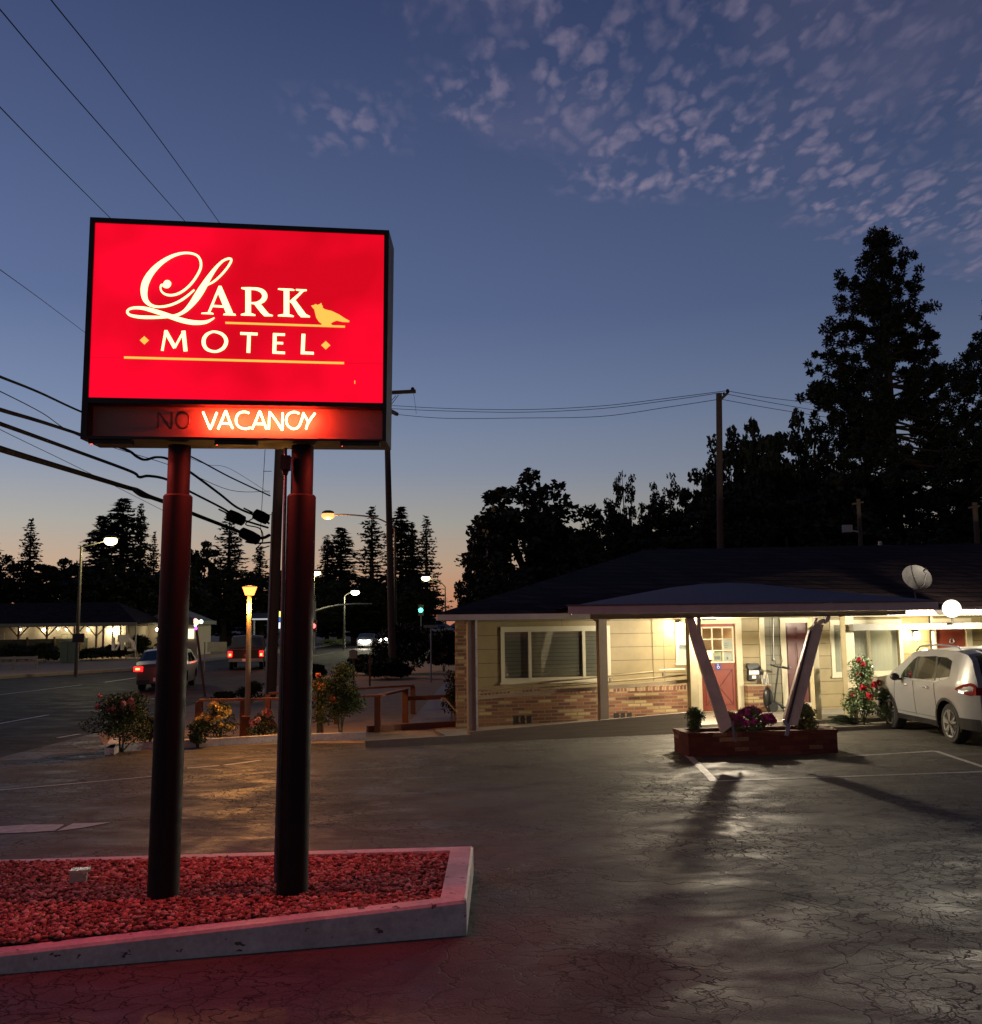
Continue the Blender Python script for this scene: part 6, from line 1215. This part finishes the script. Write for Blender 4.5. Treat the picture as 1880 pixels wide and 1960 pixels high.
mb = MB(); mb.box(((a.x+b.x)/2, 107, (a.z+b.z)/2), (b.x-a.x, 4, .12)); mb.build('lit_edge', E('canopy_edge', (.8, .85, .85), .55), t); mb = MB(); mb.box(((a.x+b.x)/2, 107, (a.z+b.z)/2+.35), (b.x-a.x+.2, 4.2, .55)); mb.build('canopy_roof', M('navy_canopy', (.03, .03, .10), .5), t)
mb = MB(); mb.tube([(a.x+.3, 107, 0), (a.x+.3, 107, a.z)], .12, 8); mb.tube([(b.x-.3, 107, 0), (b.x-.3, 107, a.z)], .12, 8); mb.build('canopy_column', m_grey, t)
# ------------------------------------------------------------------ rail fence of the strip
ft_ = thing('rail_fence', G(560, 1400), 'low brown wooden rail fence around the planting strip', 'fence')
fx = [G(776, 1383), G(723, 1401), G(613, 1406), G(542, 1408), G(466, 1410), G(380, 1412)]
for p_ in fx: mb = MB(); mb.bar(p_-Vector((0, 0, .02)), p_+Vector((0, 0, .74)), .13, .13, (0, 1, 0)); mb.build('fence_post', m_rwood, ft_)
for a, b in zip(fx, fx[1:]):
    mb = MB(); mb.bar(a+Vector((0, -.02, .76)), b+Vector((0, -.02, .76)), .16, .045); mb.build('top_rail', m_rwood, ft_)
mb = MB(); mb.bar(fx[0]+Vector((0, 0, .55)), Vector((WC.x-.4, fx[0].y+.6, .55)), .06, .10); mb.bar(fx[0]+Vector((0, 2.2, .72)), fx[4]+Vector((0, 2.4, .72)), .14, .05); mb.build('back_rail', m_rwood, ft_)
for p_ in (fx[0], fx[2], fx[4]): mb = MB(); q_ = p_+Vector((0, 2.25, 0)); mb.bar(q_, q_+Vector((0, 0, .695)), .12, .12, (0, 1, 0)); mb.build('fence_post', m_rwood, ft_)
# timber edging right of the fence
mb = MB(); a, b = G(700, 1404), G(895, 1392); mb.bar(a+Vector((0, .3, .06)), b+Vector((0, .3, .06)), .12, .13); tag(mb.build('edging_timber', m_rwood), 'timber edging along the bare soil left of the ramp', 'edging')
# ------------------------------------------------------------------ house across the street
HY = 77.0; h0 = D(0, 1215, HY); hb = thing('roadside_house', (D(130, 1215, HY).x, HY, 0), 'low beige house with a lamp lit covered porch across the street', 'house')
m_beige = M('beige_stucco', (.48, .42, .34), .8, var=.12)
xa, xb = D(-60, 1200, HY).x, D(222, 1200, HY).x; ez = D(130, 1199, HY).z; 
mb = MB(); mb.box(((xa+xb)/2, HY+2.6, ez/2), (xb-xa, .2, ez)); mb.box((xb, HY+5, ez/2), (.2, 4.6, ez)); mb.build('wall', m_beige, hb)
mb = MB(); r0 = D(-80, 1192.5, HY).x; r1 = D(262, 1192.5, HY).x; zE = D(130, 1193.5, HY).z; zR = zE+1.7
mb.add([(r0, HY, zE), (r1, HY, zE), (r1-3, HY+4, zR), (r0, HY+4, zR), (r0, HY+8, zE), (r1, HY+8, zE)], [(0, 1, 2, 3), (3, 2, 5, 4), (1, 5, 2)]); mb.build('roof', m_roof, hb)
mb = MB(); mb.box(((r0+r1)/2, HY, zE-.08), (r1-r0, .06, .24)); mb.build('fascia', M('dim_fascia', (.25, .26, .2), .7), hb); mb = MB(); mb.box(((r0+r1)/2, HY+1.3, zE-.14), (r1-r0, 2.5, .03)); mb.build('porch_ceiling', M('porch_ceiling', (.4, .38, .3), .8), hb)
for x in (36, 90, 143, 185, 198, 216, 231, 243, 260):
    q_ = D(x, 1200, HY+.1).x; mb = MB(); mb.box((q_, HY+.12, zE/2-.1), (.12 if x < 200 else .08, .14, zE-.2)); 
    if x < 190:
        for s in (-1, 1): mb.bar((q_, HY+.1, zE-1.0), (q_+s*.75, HY+.1, zE-.2), .08, .08)
    mb.build('porch_post', m_rwood if x < 200 else m_trim, hb)
for (x0, y0, x1, y1, mm_) in ((118, 1214, 141, 1228, m_curt), (155, 1217, 163, 1228, m_dcurt), (-8, 1214, 6, 1228, m_curt)):
    a, b = D(x0, y1, HY+2.5), D(x1, y0, HY+2.5); c_ = (a+b)/2; wv, hv = b.x-a.x, b.z-a.z
    mb = MB()
    for q_ in (((c_.x, HY+2.47, a.z-.06), (wv+.24, .06, .12)), ((c_.x, HY+2.47, b.z+.06), (wv+.24, .06, .12)), ((a.x-.06, HY+2.47, c_.z), (.12, .06, hv-.002)), ((b.x+.06, HY+2.47, c_.z), (.12, .06, hv-.002)), ((c_.x, HY+2.47, c_.z), (.06, .05, hv-.002))): mb.box(*q_)
    wf = mb.build('window_frame', m_frame, hb); mb = MB(); mb.box((c_.x, HY+2.49, c_.z), (wv, .02, hv)); mb.build('pane', mm_, wf)
m_sb = E('porch_bulb', (1, .85, .5), 30)
for i, (x, y, r, pw) in enumerate(((39, 1205, .07, 25), (84, 1206, .13, 60), (111, 1204, .07, 25), (128, 1205, .09, 40), (169, 1205, .13, 60), (208, 1209, .16, 60), (219, 1207, .24, 120), (301, 1205, .14, 60))):
    d = HY+2.1 if i < 7 else 83; q_ = D(x, y, d); t = thing('porch_bulb', q_, ('small bulb at the left end of the far porch', 'large bulb beside the second porch post across the street', 'small bulb between two porch braces across the street', 'bulb above the pale porch window across the street', 'dome bulb right of the lamp pole on the far porch', 'left one of the paired lamps at the far porch steps', 'brightest lamp at the far porch steps', 'wall lamp of the second far house beside the left sign pole')[i], 'bulb', 'porch bulbs across the street')
    mb = MB(); mb.ball(q_, r, 8); mb.build('lit_bulb', m_sb, t, smooth='all'); mb = MB(); mb.tube([q_+Vector((0, 0, r*.8)), q_+Vector((0, 0, r+.06))], .03, 5); mb.build('bulb_holder', m_black, t); lamp('bulb_light', q_+Vector((0, -.25, -.1)), pw*.15, (1, .80, .48), .08, t)
# second house further right
hx0, hx1 = D(278, 1210, 84).x, D(378, 1210, 84).x; z_ = D(330, 1196, 84).z; t = thing('roadside_house', ((hx0+hx1)/2, 86, 0), 'small dim second house beyond the left sign pole', 'house')
mb = MB(); mb.box(((hx0+hx1)/2, 86, z_/2), (hx1-hx0, 4, z_)); mb.build('wall', m_beige, t); mb = MB(); z2 = z_+.3; mb.box(((hx0+hx1)/2, 85.8, z_+.16), (hx1-hx0+.8, 5, .3)); mb.prism([(hx0-.3, 83.6, z_+.312), (hx1+.3, 83.6, z_+.312), ((hx0+hx1)/2, 83.6, z_+1.3)], (0, 4.6, 0)); mb.build('roof', M('dim_roof', (.16, .16, .15), .7), t)
for x in (362, 368): 
    q_ = D(x, 1213, 83.9); mb = MB(); mb.box(q_, (.28, .05, .8)); mb.build('lit_window', E('lit_porch_window', (1, .85, .55), 1.6), t)
# white arched gate and arbour
gp_ = D(236, 1245, 56); t = thing('garden_arch', (gp_.x, 56, 0), 'white garden gate with an arched brace by the far porch steps', 'gate'); mb = MB()
def ga(x, y): return D(x, y, 56)
mb.bar(ga(217, 1245), ga(217, 1220), .22, .12); mb.bar(ga(226, 1222), ga(248, 1222), .12, .40); mb.bar(ga(234, 1224), ga(234, 1244), .25, .1); mb.tube([ga(247, 1224), ga(254, 1230), ga(257, 1244)], .12, 6); mb.bar(ga(244, 1244), ga(257, 1244), .1, .12); mb.bar(ga(222, 1244), ga(228, 1234), .1, .1); mb.build('gate_frame', m_white, t)
# fence, green box, guard rail, shrubs in front
a, b = G(-60, 1268), G(330, 1253); 
t = thing('yard_fence', (a+b)/2, 'long dark board fence in front of the far house', 'fence'); mb = MB(); mb.bar(a+Vector((0, 0, .8)), b+Vector((0, 0, .8)), .06, 1.5); mb.build('board_panel', M('dark_fence_board', (.045, .05, .035), .8, var=.3), t)
for i in range(9): q_ = a.lerp(b, i/8); mb = MB(); mb.box(q_+Vector((0, -.1, .85)), (.12, .12, 1.7)); mb.build('fence_post', m_rwood, t)
q_ = G(129, 1269); t = thing('utility_cabinet', q_, 'pale green utility cabinet by the fence left of the lamp pole', 'utility box'); s_ = q_.y/F; mb = MB(); mb.box(q_+Vector((0, .3, 20*s_)), (29*s_, .6, 39*s_)); mb.build('cabinet_body', M('pale_green_paint', (.13, .19, .14), .6), t); mb = MB(); mb.box(q_+Vector((0, .3, 40.5*s_)), (31*s_, .7, 1.5*s_)); mb.build('cabinet_lid', M('pale_green_lid', (.15, .21, .16), .6), t)
mb = MB(); mb.box(q_+Vector((0, -.01, 20*s_)), (.02, .02, 36*s_)); mb.build('door_gap', m_black, t)
a, b = G(-60, 1282), G(69, 1279); t = thing('guard_rail', (a+b)/2, 'short white two board guard rail at the left picture edge', 'guard rail'); 
for z_ in (.30, .62): mb = MB(); mb.bar(a+Vector((0, -.08, z_)), b+Vector((0, -.08, z_)), .05, .16); mb.build('rail_board', m_walk, t)
for i in range(4): q_ = a.lerp(b, i/3); mb = MB(); mb.box(q_+Vector((0, 0, .36)), (.12, .1, .72)); mb.build('rail_post', m_walk, t)
q_ = D(150, 1221, 47.8); mb = MB(); mb.box(q_, (.55, .04, .42)); sgp = tag(mb.build('road_sign_back', M('dark_sign_back', (.05, .03, .03), .6)), 'small dark road sign seen from behind on the left lamp pole', 'sign')
for i, (px, py, w_, h, lb) in enumerate(((30, 1268, 90, 34, 'dark shrub before the far fence at the left edge'), (85, 1268, 80, 36, 'dark shrub before the far fence left of the green cabinet'), (175, 1264, 80, 22, 'low dark shrub right of the left lamp pole'), (215, 1262, 70, 26, 'dark shrub before the far white gate'), (268, 1257, 50, 40, 'shrub right of the far white gate'), (320, 1255, 60, 40, 'dark shrub left behind the left sign pole'))):
    sh(px, py, w_, h, lb, 'shrub', 2600, .20, m_dshrub, 'shrubs across the street', seed=70+i, nm='roadside_shrub', dens=22)
# bits on the porch
def scooter(px, py, o, label, fold=False, rz=0):
    s, z = ws(px, py, o); B_ = mt_(s, o, .165); t = thing('kick_scooter', B_, label, 'scooter', rz=TH)
    w0_ = B_+Vector((0, 0, .11)); mb = MB(); mb.tube([w0_+nrm*.02, w0_-nrm*.02], .105, 16); mb.build('front_wheel', m_rubber, t)
    w1_ = B_+e*.85+Vector((0, 0, .09)); mb = MB(); mb.tube([w1_+nrm*.02, w1_-nrm*.02], .085, 14); mb.build('rear_wheel', m_rubber, t)
    mb = MB(); mb.bar(B_+e*.22+Vector((0, 0, .10)), B_+e*.80+Vector((0, 0, .10)), .13, .035); mb.bar(B_+e*.02+Vector((0, 0, .24)), B_+e*.25+Vector((0, 0, .11)), .05, .04); mb.build('deck', m_black, t)
    mb = MB(); tpz = B_+e*.17+Vector((0, 0, 1.02)); mb.tube([w0_, B_+e*.03+Vector((0, 0, .3)), tpz], .02, 8); mb.build('stem', m_blackmet, t); mb = MB(); mb.tube([tpz-e*.20+Vector((0, 0, .06)), tpz, tpz+e*.24-Vector((0, 0, .03))], .018, 8); mb.tube([tpz+e*.1, tpz+e*.24-Vector((0, 0, .03))], .028, 8); mb.build('handlebar', m_black, t); return t
scooter(1481, 1350, .35, 'black electric scooter parked between the brick pier and the dark red door')
s, z = ws(1472, 1300, .3); B_ = mt_(s, .22, .165); t = thing('folded_stroller', B_, 'dark folded cart leaning on the wall right of the brick pier', 'folded cart'); mb = MB(); mb.tube([B_, B_-e*.06-nrm*.15+Vector((0, 0, .8)), B_-e*.14-nrm*.18+Vector((0, 0, 1.0))], .018, 6); mb.tube([B_+e*.14, B_+e*.02-nrm*.15+Vector((0, 0, .75))], .018, 6); mb.tube([B_+e*.06, B_+e*.10-nrm*.15+Vector((0, 0, .85))], .012, 6); mb.build('tube_frame', m_grey, t); mb = MB(); mb.ball(B_+e*.03+Vector((0, 0, .30))-nrm*.06, .13, 10, (1, .7, 2)); mb.build('cloth_seat', m_black, t, smooth='all'); mb = MB(); mb.ball(B_-e*.10+Vector((0, 0, .92))-nrm*.15, .07, 8, (1, .8, 1.3)); mb.build('cloth_bag', m_black, t, smooth='all')
mb = MB(); mb.tube([B_+e*.0+nrm*.02+Vector((0, 0, .06)), B_+nrm*.05+Vector((0, 0, .06))], .06, 12); mb.build('cart_wheel', m_rubber, t)
# hose coil
s, z = ws(1618, 1368, 2.6); B_ = mt_(s, 2.62, .17); mb = MB(); pts = []; rg = random.Random(4)
for i in range(150):
    a = i*.31; rr_ = .22+.10*math.sin(i*.13)+rg.uniform(-.012, .012); pts.append(B_+e*(rr_*1.25*math.cos(a))+nrm*(rr_*.5*math.sin(a)-.05)+Vector((0, 0, -.13+.03+i*.0011+.05*abs(math.sin(a*.5)))))
pts += [B_+e*.5+Vector((0, 0, -.06)), B_+e*.75+nrm*.1+Vector((0, 0, -.13))]
mb.tube(pts, .013, 6); tag(mb.build('garden_hose', M('dark_green_hose', (.02, .035, .02), .25), smooth=True), 'coiled dark garden hose lying on the porch edge', 'hose')
# door mat
s0, s1 = ws(1378, 1368, 1.2)[0], ws(1404, 1368, 1.2)[0]; mb = MB(); wb(mb, s0, s1+.3, .9, 1.5, .1655, .18); tag(mb.build('door_mat', M('brown_mat', (.10, .05, .035), .95, bmp=.6, scale=40)), 'brown door mat lying before the office door', 'door mat')
# kerb of the bed beside the car and grass tufts
mb = MB(); a, b = G(1588, 1392), G(1880, 1392); 
wb(mb, ws(1588, 1385, 3.0)[0], SR, 3.0, 3.12, 0, .10); tag(mb.build('bed_kerb', m_conc, org=mt_(12, 3.05, 0)), kind='structure')
# scattered litter and stones on the asphalt
rgl = np.random.default_rng(3)
for i, (px, py, lb) in enumerate(((1297, 1712, 'white scrap of litter lying on the cracked asphalt, left one'), (1352, 1712, 'white scrap of litter lying on the cracked asphalt, right one'))):
    q_ = G(px, py, .02); mb = MB(); mb.ball(q_+Vector((0, 0, .008)), .012, 6, (1.3, .8, .5)); tag(mb.build('litter_scrap', m_papr), lb, 'litter')
# ------------------------------------------------------------------ render settings
vs = sc.view_settings; vs.view_transform = 'Standard'; vs.look = 'None'; vs.exposure = 0; vs.gamma = 1
cy = sc.cycles; cy.use_denoising = True
try: cy.denoiser = 'OPENIMAGEDENOISE'; cy.denoising_input_passes = 'RGB_ALBEDO_NORMAL'
except Exception: pass
cy.max_bounces = 5; cy.diffuse_bounces = 2; cy.glossy_bounces = 3; cy.transmission_bounces = 3; cy.transparent_max_bounces = 6
cy.sample_clamp_indirect = 3; cy.sample_clamp_direct = 0; cy.use_light_tree = True; cy.caustics_reflective = False; cy.caustics_refractive = False
